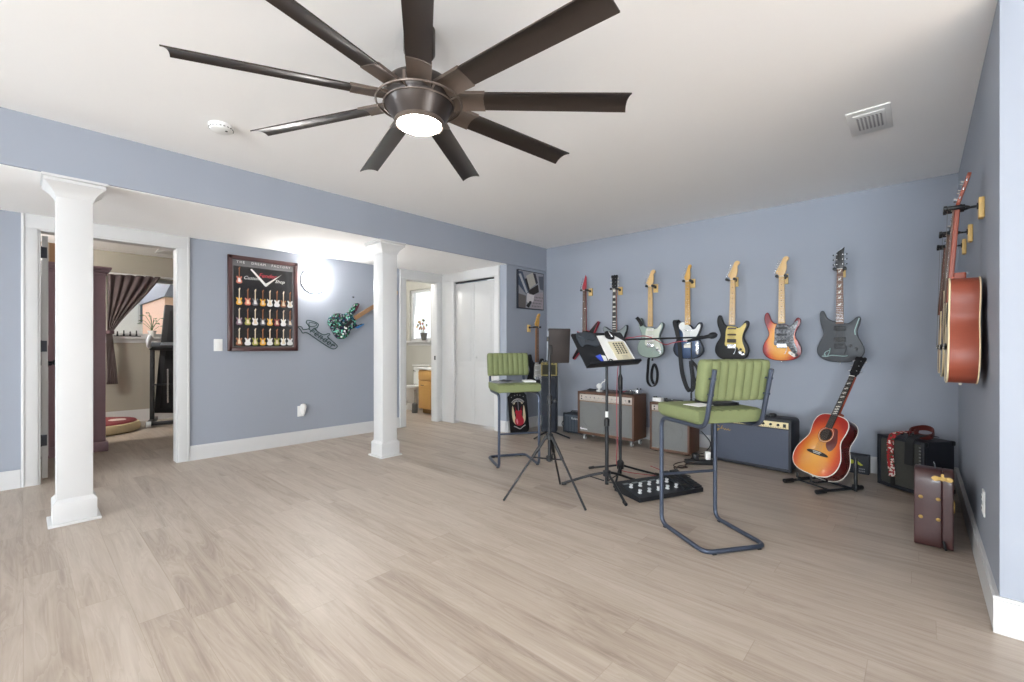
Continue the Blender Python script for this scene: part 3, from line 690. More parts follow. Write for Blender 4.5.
def electric(name, label, loc, rz, body, bm, head, neckm, boardm, headm, zj, zn, guard=None, gm=None, pk='sss', pkm=WHITEP, kn=((.085, .115), (.105, .085), (.12, .055)), knm=WHITEP, jack=None, bridge=CHROME, six=True, inlay='dot', inlay_m=None, bind=None, bz=.155, group='electric guitars hung along the back wall', pegm=CHROME, edge=None, rot=None):
    e = thing(name, label, 'guitar', loc, rz, group, rot)
    b = MB(); b.prism(body, -.0225, .0225, bm, .006, edge); b.build('body', e)
    yf = -.0226
    if guard:
        g = MB(); g.prism(guard, yf-.0025, yf+.0005, gm, .0008); g.build('pickguard', e)
    neck_part(e, zj, zn, neckm, boardm, head, headm, inlay, inlay_m, bind=bind)
    if six: pegs(e, -1, zn+.003, pegm, y0_(-.025))
    else: pegs(e, 0, zn+.003, pegm, y0_(-.025), n6=False, three=((-.030, .032), (.04, .125)))
    for t, z in pk:
        p = MB()
        if t == 's': p.M = tr(0, 0, z) @ roty(R(-9 if z < bz+.04 else 0)); p.box((0, yf-.006, 0), (.082, .009, .017), pkm, .004)
        else: p.box((0, yf-.005, z), (.086, .008, .037), pkm, .003); p.box((0, yf-.0095, z+.009), (.068, .003, .012), BLK, .001); p.box((0, yf-.0095, z-.009), (.068, .003, .012), BLK, .001)
        p.build('pickup', e)
    br = MB(); br.box((0, yf-.005, bz-.012), (.082, .007, .044), bridge, .002)
    for k in range(6): br.box((-.026+.0104*k, yf-.0105, bz), (.0085, .006, .02), bridge, .0012)
    if bridge is CHROME or bridge is BLKM: br.tube(fillet([(.036, yf-.008, bz-.015), (.05, yf-.022, bz-.015), (.045, yf-.028, bz-.05), (.03, yf-.03, bz-.09)], .02), .0026, bridge, 6)
    br.build('bridge', e)
    for x, z in kn:
        k = MB(); k.M = tr(x, yf-.002, z) @ rotx(PI/2); k.lathe([(.0125, 0), (.011, .010), (.0095, .013), (.002, .0135)], knm, 16); k.build('control_knob', e)
    if jack:
        j = MB(); j.M = tr(jack[0], yf-.0005, jack[1]) @ roty(R(38)); j.prism([(p[0]*.036, p[1]*.02) for p in [(-.8, -.7), (.8, -.7), (1, 0), (.8, .7), (-.8, .7), (-1, 0)]], -.006, 0, CHROME if jack[2] is None else jack[2], .002); j.cyl((0, -.007, 0), (0, -.003, 0), .005, BLK, 10); j.build('jack_plate', e)
    sb = MB(); sb.cyl((0, 0, 0), (0, 0, -.012), .006, CHROME, 10, .0075); sb.build('strap_button', e)
    strings(e, bz-.01, zn+.003, -.0395)
    return e
def y0_(v): return v

G_STRAT = cr(cm([(-3.2, 35.2), (-4.8, 33.4), (-5.8, 30), (-6.0, 25), (-6.2, 20), (-6.6, 16.8), (-4.8, 14.4), (4.4, 14.0), (6.4, 11.5), (9, 7.6), (11, 6.6), (12.6, 8.2), (12.4, 12), (10.6, 17), (9.6, 22), (10.2, 27), (11.8, 31.5), (13.2, 36), (12.4, 38), (10.4, 36.4), (8, 33.6), (5.4, 32.8), (3.2, 34)]), 2)
G_TELE = cr(cm([(-3.2, 39.6), (-7, 39.8), (-9.5, 37), (-9, 33), (-6, 30), (-5, 26), (-4.6, 19), (4.2, 19), (4.6, 22), (7.4, 22.6), (10, 26), (12, 30.5), (13.4, 35), (12.6, 37.6), (10.2, 35.6), (8, 32.4), (5, 31.8), (3.2, 34.5)]), 2)

YG = YB-.13
def back(x, z, lean=0.): return (x, YG, z), 0.
GRP = 'electric guitars hung along the back wall'
EL = []
RED = pm('cherry_red_lacquer', (166, 36, 52), .35, coat=.12)
BLKL = pm('black_lacquer', (16, 16, 18), .4, spec=.3, var=.1)
# 1: angular red and black
e = electric('electric_guitar', 'angular electric guitar with red edges and pointed wings partly behind the music stand', (-3.165, YG, .965), 0, ANGLE, BLKL, H_BLADE, pm('red_neck', (150, 62, 56), .3), ROSE, RED, .335, .85, pk=(('h', .20), ('h', .29)), pkm=BLK, kn=((.07, .075), (.095, .055)), knm=BLK, bridge=BLKM, edge=RED, pegm=BLKM)
EL.append((e, .85, 'pine', 'the angular red-edged guitar'))
# 2: silver-grey double cutaway with block inlays
e = electric('electric_guitar', 'grey double-cutaway electric guitar with black headstock and white block inlays, above the music stand', (-2.735, YG, .935), 0, DOUBLE, pm('silver_grey_lacquer', (118, 128, 130), .35, coat=.1), H_OPEN, MAHOG, EBONY, BLKL, .34, .86, pk=(('h', .19), ('h', .30)), pkm=CHROME, kn=((.08, .12), (.11, .09), (.09, .06), (.12, .13)), knm=BLK, six=False, inlay='block', bind=PEARL, edge=pm('dark_lacquer_edge', (46, 50, 54), .25), pegm=PEARL)
EL.append((e, .86, 'pine', 'the grey block-inlay guitar'))
# 3: sage strat
MINT = pm('mint_pickguard', (206, 210, 196), .4)
e = electric('electric_guitar', 'sage green electric guitar with mint pickguard and a coiled black strap hanging below', (-2.277, YG, .968), 0, STRAT, pm('sage_green_lacquer', (146, 164, 154), .35, coat=.1), H_STRAT, MAPLE, MAPLE, MAPLE, .36, .82, guard=G_STRAT, gm=MINT, pk=(('s', .19), ('s', .255), ('s', .32)), jack=(.10, .085, None), edge=pm('dark_sage_edge', (70, 80, 82), .3))
EL.append((e, .82, 'maple', 'the sage green guitar'))
# 4: blue tele
e = electric('electric_guitar', 'dark blue single-cutaway electric guitar with white pickguard and amber maple neck', (-1.85, YG, .965), 0, TELE, burst('blue_burst', [(0, (46, 84, 130)), (.6, (30, 58, 96)), (.95, (18, 26, 42)), (1, (14, 18, 28))], 0, .17, .17, .26), H_TELE, AMBER, AMBER, AMBER, .37, .84, guard=G_TELE, gm=pm('white_pickguard', (226, 228, 226), .35), pk=(('s', .31), ('s', .165)), pkm=CHROME, kn=((.098, .15), (.098, .105)), knm=CHROME, bridge=PEARL, edge=pm('midnight_edge', (18, 26, 42), .25))
m = MB(); m.prism(cr([(.083, .06), (.1, .052), (.113, .06), (.113, .18), (.098, .19), (.083, .18)], 3), -.0265, -.022, CHROME, .001); m.build('control_plate', e)
EL.append((e, .84, 'amber', 'the dark blue guitar'))
# 5: black strat with gold guard
e = electric('electric_guitar', 'black electric guitar with pale gold pickguard and maple neck on the back wall', (-1.41, YG, .958), R(0), STRAT, BLKL, H_STRAT, MAPLE, MAPLE, MAPLE, .36, .82, guard=G_STRAT, gm=pm('gold_pickguard', (206, 184, 108), .4, metal=.1), pk=(('h', .20), ('s', .262), ('s', .325)), pkm=pm('brown_pickup', (74, 56, 44), .4), knm=BLK, jack=(.095, .075, None), edge=BLKL, rot=(0, R(1.2), 0))
EL.append((e, .82, 'maple', 'the black gold-guard guitar'))
# 6: sunburst strat with pearl guard
e = electric('electric_guitar', 'cherry sunburst electric guitar with grey pearl pickguard', (-.963, YG, .965), 0, STRAT, burst('cherry_sunburst', [(0, (238, 188, 82)), (.62, (228, 150, 50)), (.88, (190, 56, 34)), (1.0, (120, 22, 32))], -.01, .185, .155, .27), H_STRAT, MAPLE, MAPLE, MAPLE, .355, .80, guard=G_STRAT, gm=voronoi_mat('grey_pearloid', [(104, 106, 112), (84, 86, 92), (128, 130, 136), (72, 74, 80)], 90), pk=(('s', .19), ('s', .25), ('s', .31)), pkm=pm('charcoal_pickup', (52, 54, 60), .4), knm=pm('charcoal_pickup', (52, 54, 60), .4), jack=(.085, .065, PEARL), edge=pm('burgundy_edge', (110, 24, 36), .2, coat=.5))
EL.append((e, .80, 'maple', 'the cherry sunburst guitar'))
# 7: gunmetal superstrat
GUN = pm('gunmetal_satin', (58, 61, 66), .42, spec=.35)
e = electric('electric_guitar', 'gunmetal grey electric guitar with pointed black headstock and vine inlays', (-.516, YG, .962), 0, SUPER, GUN, H_POINT, ROSE, pm('brown_board', (112, 74, 54), .45, var=.15, scale=40), EBONY, .34, .82, pk=(('h', .20), ('h', .30)), pkm=BLK, kn=((.075, .145), (.115, .12)), knm=BLK, bridge=BLKM, six=False, inlay='vine', bind=pm('ivory_binding', (196, 186, 160), .4), edge=pm('gunmetal_edge', (52, 56, 60), .3), pegm=BLKM)
lz = MB(); SILV = pm('silver_decal', (128, 150, 146), .35, metal=.4)
for pts in ([(-.13, .055), (-.10, .05), (-.06, .062), (-.02, .06), (.03, .055), (.055, .06)], [(-.09, .055), (-.075, .09), (-.07, .125)], [(-.115, .055), (-.105, .09), (-.075, .105)], [(-.10, .05), (-.11, .075)]):
    lz.tube([(p.x, -.0229, p.y) for p in cr(pts, 4, False)], .0035, SILV, 6)
lz.build('lizard_emblem', e)
m = MB(); m.tube([(p.x, -.021, p.y) for p in cr([(.135, .385), (.118, .33), (.105, .28), (.108, .24)], 4, False)], .005, SILV, 6); m.tube([(p.x, -.018, p.y) for p in cr([(-.138, .44), (-.13, .40), (-.115, .375)], 4, False)], .005, SILV, 6); m.build('silver_bevel', e)
EL.append((e, .82, 'black', 'the gunmetal guitar'))
# 8: black strat on the narrow wall
e8 = electric('electric_guitar', 'black electric guitar with white pickguard on the narrow wall below the canvas print', (XB+.13, 4.60, .53), R(90), STRAT, BLKL, H_STRAT, pm('brown_neck', (150, 102, 60), .45, var=.1), pm('brown_board_dark', (100, 66, 46), .45, var=.15), AMBER, .36, .82, guard=G_STRAT, gm=pm('aged_white_pickguard', (206, 206, 198), .4), pk=(('s', .19), ('s', .255), ('s', .32)), jack=(.10, .07, None), group=None, rot=None)
e8['group'] = 'electric guitars hung along the back wall'; del e8['group']

# hangers: wooden block, steel stem and two padded prongs under the headstock
def hanger(depth=.13):
    e = thing('guitar_hanger', 'x', 'guitar hanger', (0, 0, 0), 0, 'wooden guitar hangers on the walls')
    m = MB(); m.box((0, -.011, -.012), (.055, .02, .098), PINE, .004); m.build('wood_block', e)
    m = MB(); d = depth+.012
    m.cyl((0, -.02, 0), (0, -d+.045, 0), .006, BLKM, 10); m.cyl((0, -.018, 0), (0, -.026, 0), .016, BLKM, 14)
    m.tube(fillet([(-.036, -d-.035, 0), (-.036, -d+.03, 0), (-.012, -d+.046, 0), (.012, -d+.046, 0), (.036, -d+.03, 0), (.036, -d-.035, 0)], .02), .0055, BLKM, 8); m.build('yoke', e)
    for s in (-1, 1):
        p = MB(); p.M = tr(s*.036, -d, 0) @ rotx(PI/2); p.lathe([(.0095, -.03), (.0105, -.028), (.0105, .030), (.014, .034), (.014, .044), (.004, .046)], BLK, 14); p.build('prong_pad', e)
    return e
h1 = hanger(.085); h0 = hanger(); h0['label'] = 'wooden wall hanger holding ' + EL[0][3]; first = True
for (g, zn, _, lab) in EL:
    h = h0 if first else copy_tree(h0); first = False
    h.location = (g.location.x+(.0), YB, g.location.z+zn+.003); h['label'] = 'wooden wall hanger holding ' + lab
h = copy_tree(h0); h.location = (XB, 4.60, .53+.823); h.rotation_euler = (0, 0, R(90)); h['label'] = 'wooden wall hanger holding the black guitar on the narrow wall'

# acoustic guitars
AH = [(0, 0), (.06, .001), (.11, .010), (.155, .032), (.187, .073), (.199, .125), (.192, .18), (.168, .235), (.145, .28), (.137, .315), (.141, .35), (.147, .395), (.143, .44), (.122, .477), (.085, .498), (.04, .505)]
ACO = cr(AH+[(0, .506)]+[(-x, z) for x, z in AH[:0:-1]], 3)
def acoustic(name, label, loc, rot, top, side, headm, board, group=None, bind=PEARL, guardm=None, inlay='dot', depth=.105, back_tilt=0., head=H_OPEN, neckm=MAHOG):
    e = thing(name, label, 'acoustic guitar', loc, 0, group, rot); y0, y1 = -depth/2, depth/2
    b = MB(); b.prism(ACO, y0, y1, top, .003, side); b.build('body', e)
    m = MB(); m.tube([(p.x, y0+.002, p.y) for p in ACO], .0035, bind, 6, True); m.tube([(p.x, y1-.002, p.y) for p in ACO], .003, bind, 6, True); m.build('binding', e)
    m = MB(); m.M = tr(0, y0-.0005, .335) @ rotx(PI/2); m.lathe([(.0495, 0), (.002, .0004)], pm('soundhole_dark', (30, 20, 16), .9), 36)
    for r in (.053, .059, .064): m.tube([(r*math.cos(2*PI*k/40), r*math.sin(2*PI*k/40), .0004) for k in range(40)], .0012, EBONY if r != .059 else PEARL, 4, True)
    m.build('soundhole', e)
    if guardm:
        m = MB(); m.prism(cr([(.03, .40), (.05, .385), (.062, .345), (.055, .30), (.03, .272), (.05, .235), (.085, .215), (.108, .25), (.112, .30), (.09, .36), (.07, .40)], 3), y0-.0018, y0, guardm, .0006); m.build('pickguard', e)
    m = MB(); m.prism(cr([(-.088, .165), (-.05, .160), (0, .158), (.05, .160), (.088, .165), (.09, .178), (.05, .188), (0, .19), (-.05, .188), (-.09, .178)], 2), y0-.009, y0, EBONY, .003); m.box((0, y0-.010, .181), (.074, .004, .004), PEARL)
    for k in range(6): m.cyl((-.025+.01*k, y0-.013, .170), (-.025+.01*k, y0-.008, .170), .003, PEARL, 8)
    m.build('bridge', e)
    nk, hd = neck_part(e, .49, .845, neckm, board, head, headm, inlay, PEARL, y0=y0-.008, heel=.10, bind=None)
    m = MB(); m.M = tr(0, 0, 0); m.prism([(-.026, .495), (.026, .495), (.023, .535), (-.023, .535)], y0+.016, y0+.062, neckm, .008); m.build('neck_heel', e)
    pegs(e, 0, .848, CHROME, y0+.003, n6=False)
    m = MB(); m.cyl((0, 0, .0), (0, 0, -.012), .0075, PEARL, 12, .006); m.build('end_pin', e)
    strings(e, .17, .85, y0-.012)
    if back_tilt:          # neck set back a little, headstock angled behind it
        n_ = tr(0, y0, .49) @ rotx(R(-back_tilt)) @ tr(0, -y0, -.49); h_ = n_ @ tr(0, y0, .845) @ rotx(R(-12)) @ tr(0, -y0, -.845)
        for ch in list(e.children):
            k = ch.name.split('.')[0]
            if k in ('neck', ): ch.matrix_local = n_
            elif k in ('headstock', 'tuning_peg'): ch.matrix_local = h_
    return e
NAT = pm('natural_spruce', (224, 196, 146), .28, var=.05, scale=30, stretch=(10, 1, 1), coat=.4)
BROWNG = pm('tortoise_pickguard', (92, 36, 34), .3, var=.3, scale=40)
# cherry sunburst acoustic on its stand
CB = burst('acoustic_cherry_burst', [(0, (204, 144, 36)), (.50, (200, 126, 30)), (.78, (190, 74, 26)), (1.0, (150, 34, 24))], -.01, .155, .225, .34)
SB = Vector((-.622, 4.235, .078)); AY, AL = R(-33), R(-25)
arot = (rotz(AY) @ rotx(AL) @ roty(R(5))).to_euler()
ag = acoustic('acoustic_guitar', 'cherry sunburst acoustic guitar leaning on a black floor stand', SB, arot, CB, pm('dark_cherry_sides', (84, 30, 28), .2, var=.12, coat=.5), BLKL, EBONY, guardm=BROWNG, inlay='bars')
# black A-frame stand under it
stn = thing('guitar_stand', 'black tubular floor stand cradling the cherry sunburst acoustic guitar', 'guitar stand', (SB.x, SB.y, 0), AY)
for s in (-1, 1):
    m = MB(); x = s*.15 if s > 0 else -.075
    m.tube(fillet([(x+s*.03, -.17, .018), (x+s*.03, .26, .018)], .01), .011, BLKM, 10)
    m.cyl((x+s*.03, -.175, .018), (x+s*.03, -.09, .018), .017, BLK, 12); m.cyl((x+s*.03, .19, .018), (x+s*.03, .265, .018), .017, BLK, 12); m.build('foot_tube', stn)
    m = MB(); m.tube(fillet([(x*.55, -.11, .062), (x*.55, -.075, .05), (x*.55, .075, .05), (x*.75, .12, .06)], .03), .0075, BLK, 8); m.cyl((x*.55, -.115, .060), (x*.55, -.115, .10), .008, BLK, 10); m.build('cradle_arm', stn)
m = MB(); m.tube([(-.10, .11, .03), (.245, .12, .03)], .010, BLKM, 10); m.tube([(-.10, -.06, .025), (.18, -.06, .025)], .007, BLKM, 10); m.build('crossbar', stn)
m = MB(); m.cyl((.245, .12, .02), (.245, .12, .27), .012, BLK, 12); m.box((.245, .12, .05), (.035, .035, .04), BLK, .006); m.build('upright', stn)
# three on the right-hand wall, seen edge-on
acs = [('acoustic_guitar', 'natural-top acoustic guitar with reddish mahogany sides, nearest on the right wall', 3.09, NAT, MAHOG, MAHOG, 'natural'),
       ('acoustic_guitar', 'dark acoustic guitar with cream binding, second along the right wall', 3.72, pm('dark_tobacco_top', (60, 40, 32), .25, coat=.4), pm('dark_walnut_side', (58, 36, 30), .3), EBONY, 'dark'),
       ('acoustic_guitar', 'acoustic guitar farthest along the right wall, next to the back corner', 4.196, pm('amber_top', (176, 130, 78), .3, coat=.4), MAHOG, EBONY, 'far')]
for nm, lab, y, top, side, hm, key in acs:
    g = acoustic(nm, lab, (XR-.082, y, .930 if key == 'natural' else .925), (rotz(R(-90)) @ rotx(R(-1.2))).to_euler(), top, side, hm, ROSE, 'acoustic guitars on the right wall', pm('cream_binding', (232, 214, 172), .35), BROWNG if key == 'dark' else None, neckm=MAHOG if key != 'dark' else ROSE, back_tilt=2.6)
    h = h1 if key == 'natural' else copy_tree(h1); h.location = (XR, y, g.location.z+.85); h.rotation_euler = (0, 0, R(-90))
    h['label'] = {'natural': 'wooden wall hanger holding the nearest acoustic guitar on the right wall', 'dark': 'wooden wall hanger holding the second acoustic guitar on the right wall', 'far': 'wooden wall hanger holding the farthest acoustic guitar on the right wall'}[key]

# straps hanging from two of the wall guitars
STRAP = pm('black_webbing', (26, 27, 30), .7, var=.2, scale=80)
s3 = thing('guitar_strap', 'black strap coiled in a loop below the sage green guitar', 'guitar strap', (-2.277, YG, .968), 0, 'straps hanging from wall guitars')
m = MB(); m.tube([(-.02, .03, .03)]+cr([(-.05, .035, -.02), (-.055, .03, -.12), (-.055, .02, -.27), (.0, .01, -.33), (.055, .01, -.29), (.065, .02, -.17), (.035, .01, -.07), (.01, .0, -.14), (.005, .0, -.24), (.035, -.005, -.30)], 5, False), .01, STRAP, flat=(.035, .003), up=(.5, 1, 0)); m.build('webbing', s3)
m = MB(); m.box((.015, -.004, -.018), (.022, .006, .03), BLK, .002); m.build('leather_end', s3)
s3b = MB(); s3b.tube(cr([(-.165, -.035, .47), (-.13, -.05, .44), (-.11, -.04, .40), (-.10, -.03, .37)], 4, False), .01, STRAP, flat=(.04, .004), up=(.6, .4, .6)); s3b.build('upper_end', s3)
s4 = thing('guitar_strap', 'black strap draped over the front of the dark blue guitar', 'guitar strap', (-1.85, YG, .965), 0, 'straps hanging from wall guitars')
m = MB(); m.tube(cr([(-.10, .045, .36), (-.13, .01, .425), (-.14, -.035, .40), (-.115, -.036, .30), (-.085, -.034, .15), (-.075, -.03, 0), (-.06, -.02, -.16), (-.02, -.01, -.30), (.02, -.01, -.345), (.055, -.01, -.30), (.05, -.012, -.2), (.035, -.012, -.08), (.03, -.01, -.02)], 5, False), .01, STRAP, flat=(.045, .003), up=(1, .1, 0)); m.build('webbing', s4)
m = MB(); m.tube(cr([(.03, .0, -.02), (.085, .01, -.09), (.10, .01, -.17), (.075, 0, -.24)], 4, False), .01, STRAP, flat=(.03, .003), up=(1, .2, 0)); m.box((.055, -.014, -.27), (.04, .006, .03), BLKM, .003); m.build('adjuster', s4)
# ------------------------------------------------------------------ bar stools
VELVET = pm('green_velvet', (117, 125, 87), .8, var=.12, scale=9, bump=.05, spec=.3)
def stool(name, label, loc, rz):
    e = thing(name, label, 'bar stool', loc, rz, 'green cantilever bar stools')
    w, z0, zs, yf, yb = .19, .0135, .668, .205, -.215; r = .0125
    wp = .174
    path = fillet([(-wp, yb-.055, .985), (-wp, yb+.02, zs), (-w, yf, zs), (-w, yf, z0), (-w, yb, z0), (w, yb, z0), (w, yf, z0), (w, yf, zs), (wp, yb+.02, zs), (wp, yb-.055, .985)], .06, 7)
    m = MB(); m.tube(path, r, STEEL, 12); m.build('tube_frame', e)
    m = MB(); m.cyl((-w, yf, .312), (w, yf, .312), .009, STEEL, 12); m.build('footrest', e)
    for x, y in ((-w, yf-.045), (w, yf-.045), (-w+.05, yb), (w-.05, yb)):
        m = MB(); m.box((x, y, .004), (.024, .024, .007), BLK, .002); m.build('foot_pad', e)
    # seat: padded slab with channels running front to back
    m = MB(); n = 8; W = .41; top = []
    for i in range(n):
        for k in range(6): t = k/6; top.append((-W/2+W*(i+t)/n, .082-.007*(abs(2*t-1)**2.5)))
    top.append((W/2, .075))
    ol = [(-W/2, .02), (-W/2+.015, 0), (W/2-.015, 0), (W/2, .02)]+top[::-1]
    rings = []; L = .40
    for y, s in ((-L/2, .80), (-L/2+.012, .93), (-L/2+.03, 1), (L/2-.035, 1), (L/2-.014, .92), (L/2, .74)):
        rings.append([(p[0]*(1-(1-s)*.10), y, .04+(p[1]-.04)*s) for p in ol])
    q = len(ol); vs = [v for g in rings for v in g]; fs = []
    for j in range(len(rings)-1):
        for k in range(q): fs.append((j*q+k, j*q+(k+1) % q, (j+1)*q+(k+1) % q, (j+1)*q+k))
    fs += [tuple(range(q)), tuple((len(rings)-1)*q+k for k in range(q))]
    m.M = tr(0, .028, zs+.0135); m.add(vs, fs, VELVET); m.build('seat', e, 55)
    # backrest with vertical channels on both faces
    m = MB(); W = .41; n = 8; T = .036; fr = []; bk = []
    for i in range(n):
        for k in range(6):
            t = k/6; d = .010*(1-abs(2*t-1)**2.5); x = -W/2+W*(i+t)/n; fr.append((x, T-.008+d)); bk.append((x, -(T-.008+d)))
    fr.append((W/2, T-.008)); bk.append((W/2, -(T-.008)))
    ol = fr+bk[::-1]; q = len(ol); rings = []; Hh = .22
    for z, s in ((0, .70), (.010, .90), (.028, 1), (Hh-.028, 1), (Hh-.010, .90), (Hh, .70)):
        rings.append([(p[0]*(1-(1-s)*.10), p[1]*s, z) for p in ol])
    vs = [v for g in rings for v in g]; fs = []
    for j in range(len(rings)-1):
        for k in range(q): fs.append((j*q+k, j*q+(k+1) % q, (j+1)*q+(k+1) % q, (j+1)*q+k))
    fs += [tuple(range(q)), tuple((len(rings)-1)*q+k for k in range(q))]
    m.M = tr(0, yb+.045, .815) @ rotx(R(9)); m.add(vs, fs, VELVET); m.build('backrest', e, 55)
    for x in (-wp, wp):
        for z in (.85, .935):
            m = MB(); yy = yb+.02-.075*(z-zs)/(1.0-zs); m.cyl((x, yy-.017, z), (x, yy-.010, z), .008, STEEL, 12); m.cyl((x, yy, z), (x, yy+.03, z), .005, STEEL, 8); m.build('bolt', e)
    return e
T2 = R(55.3)
stool('bar_stool', 'green velvet bar stool seen from behind, nearest in the middle of the room', (-.9045, 2.711, 0), T2)
stool('bar_stool', 'green velvet bar stool facing the room in front of the white closet door', (-2.86, 3.15, 0), T2+PI+R(3))

def loc_on(c, a, x, y, z): return (c[0]+x*math.cos(a)-y*math.sin(a), c[1]+x*math.sin(a)+y*math.cos(a), z)
ST = .668+.0135+.0825
# things lying on the two seats
A1 = T2+PI+R(3); C1 = (-2.86, 3.15); C2 = (-.9045, 2.711)
o = thing('magazine', 'grey magazine lying open on the far green bar stool', 'magazine', loc_on(C1, A1, .075, .02, ST), A1+R(15))
m = MB(); m.prism([(-.13, 0), (-.125, .009), (-.06, .012), (0, .004), (.06, .014), (.125, .010), (.13, 0)], -.09, .09, pm('grey_magazine_paper', (118, 120, 128), .5, var=.4, scale=20)); m.build('pages', o)
m = MB(); m.prism([(-.05, .0125), (-.03, .020), (.0, .024), (.03, .018), (.06, .0145)], -.05, .03, pm('dark_curl', (60, 64, 76), .5, var=.3)); m.build('curled_page', o)
o = thing('paper_stack', 'small white stack of papers beside the magazine on the far bar stool', 'papers', loc_on(C1, A1, -.148, .03, ST), A1-R(8))
m = MB(); m.box((0, 0, .006), (.11, .16, .011), PAPER, .001); m.box((.004, .003, .0135), (.10, .15, .003), PAPER, .001, rot=rotz(R(4))); m.build('sheets', o)
o = thing('paper_sheet', 'white sheet of paper on the seat of the nearest bar stool', 'paper', loc_on(C2, T2, -.07, .0, ST), T2+R(12))
m = MB(); m.box((0, 0, .0015), (.14, .11, .003), PAPER); m.build('sheet', o)
o = thing('notebook', 'black notebook on the seat of the nearest bar stool, under its backrest', 'notebook', loc_on(C2, T2, .07, .045, ST), T2-R(4))
m = MB(); m.box((0, 0, .008), (.145, .205, .013), BLK, .001); m.build('pages', o)
m = MB(); m.box((0, 0, .0165), (.155, .215, .003), BLK, .001); m.box((0, 0, .0005), (.155, .215, .001), BLK); m.box((.077, 0, .0085), (.003, .215, .016), BLK); m.build('cover', o)

# ------------------------------------------------------------------ tablet on a tripod stand
TC = (-1.978, 2.571); TA = R(54.5)
t = thing('tripod_stand', 'black tripod stand holding a tablet between the two bar stools', 'stand', (*TC, 0))
m = MB(); m.cyl((0, 0, .28), (0, 0, .70), .0135, BLKM, 14); m.cyl((0, 0, .69), (0, 0, 1.06), .0095, BLKM, 12); m.build('pole', t)
m = MB(); m.lathe([(.014, .68), (.021, .685), (.021, .74), (.014, .75)], BLK, 16); m.lathe([(.014, .43), (.026, .435), (.026, .47), (.014, .475)], BLK, 16); m.lathe([(.012, .27), (.025, .28), (.025, .31), (.014, .315)], BLK, 16); m.build('collar', t)
m = MB(); m.cyl((.02, 0, .715), (.05, 0, .715), .006, BLK, 8); m.ball((.055, 0, .715), .013, BLK, 12); m.build('clamp_knob', t)
for k, (fx, fy) in enumerate(((-2.180, 2.300), (-1.642, 2.531), (-2.111, 2.882))):
    d = Vector((fx-TC[0], fy-TC[1], 0)).normalized(); kn_ = d*.12+Vector((0, 0, .30))
    m = MB(); m.tube([d*.024+Vector((0, 0, .455)), d*.338+Vector((0, 0, .010))], .008, BLKM, 10); m.tube([d*.024+Vector((0, 0, .452)), d*.125+Vector((0, 0, .309))], .012, BLK, 10); m.build('leg', t)
    m = MB(); m.tube([d*.022+Vector((0, 0, .292)), d*.128+Vector((0, 0, .307))], .006, BLKM, 6); m.build('brace', t)
tb = thing('tablet', 'tablet in a black case clamped upright on the tripod stand, its back to the camera', 'tablet', (TC[0]+.07*math.cos(TA), TC[1]+.07*math.sin(TA), 1.108), TA)
m = MB(); m.M = rotx(R(6)); m.box((0, .0, 0), (.168, .014, .252), pm('dark_tablet_back', (34, 27, 26), .5, var=.25, scale=6), .006); m.build('case', tb)
m = MB(); m.M = rotx(R(6)); m.box((0, .0078, 0), (.154, .0015, .234), pm('black_glass', (10, 11, 14), .06)); m.build('screen', tb)
m = MB(); m.M = rotx(R(6)); m.box((-.0855, 0, 0), (.005, .016, .215), pm('silver_tablet_edge', (150, 158, 168), .3, metal=.7), .002); m.build('silver_edge', tb)
m = MB(); m.box((-.07, -.016, -.03), (.03, .016, .07), BLK, .004); m.cyl((-.07, -.012, -.038), (-.07, -.012, -.06), .012, BLK, 12); m.build('clamp', tb)
m = MB(); m.M = rotx(R(6)); m.box((-.083, 0, .05), (.018, .024, .035), BLK, .004); m.build('grip', tb)

# ------------------------------------------------------------------ music stand with papers
MC = (-1.772, 3.022); MA = R(72.4)
ms = thing('music_stand', 'black music stand with papers on its tilted desk, in front of the back wall guitars', 'music stand', (*MC, 0))
m = MB(); m.cyl((0, 0, .045), (0, 0, .52), .0145, BLKM, 14); m.cyl((0, 0, .5), (0, 0, 1.02), .0105, BLKM, 12); m.build('pole', ms)
m = MB(); m.lathe([(.015, .49), (.021, .495), (.021, .545), (.012, .555)], BLK, 16); m.lathe([(.015, .105), (.03, .11), (.03, .15), (.016, .155)], BLKM, 16); m.build('collar', ms)
m = MB(); m.cyl((0, 0, .56), (0, 0, .605), .0118, WHITEP, 14); m.build('white_band', ms)
for fx, fy in ((-2.1, 2.89), (-1.494, 2.805), (-1.723, 3.372)):
    d = Vector((fx-MC[0], fy-MC[1], 0)); L = d.length; d.normalize()
    m = MB(); m.tube(fillet([d*.02+Vector((0, 0, .132)), d*(.12)+Vector((0, 0, .105)), d*L+Vector((0, 0, .013))], .05), .010, BLKM, 10); m.cyl(d*(L-.035)+Vector((0, 0, .02)), d*L+Vector((0, 0, .013)), .0125, BLK, 10); m.tube([d*.02+Vector((0, 0, .07)), d*.14+Vector((0, 0, .095))], .005, BLKM, 6); m.build('leg', ms)
TILT = R(-36)
DM = tr(0, 0, .955) @ rotz(MA) @ roty(R(-2.2)) @ tr(0, -.065, 0) @ rotx(TILT)        # desk frame: x across, z up the slope, face -y
m = MB(); m.M = DM; m.prism([(-.25, 0), (.27, 0), (.27, .30), (.255, .315), (-.235, .315), (-.25, .30)], 0, .004, BLKM, .001); m.build('desk', ms)
m = MB(); m.M = DM; m.box((.01, -.022, .004), (.52, .048, .006), BLKM, .002); m.box((.01, -.045, .012), (.52, .004, .02), BLKM, .0015); m.build('lip', ms)
m = MB(); m.M = DM; m.box((0, .014, .12), (.05, .022, .10), BLK, .004); m.cyl((0, .02, .1), (0, .055, .03), .011, BLK, 10); m.build('tilt_head', ms)
m = MB(); m.tube([(0, 0, 1.0), tuple(DM @ Vector((0, .04, .06)))], .011, BLK, 10); m.build('neck_joint', ms)
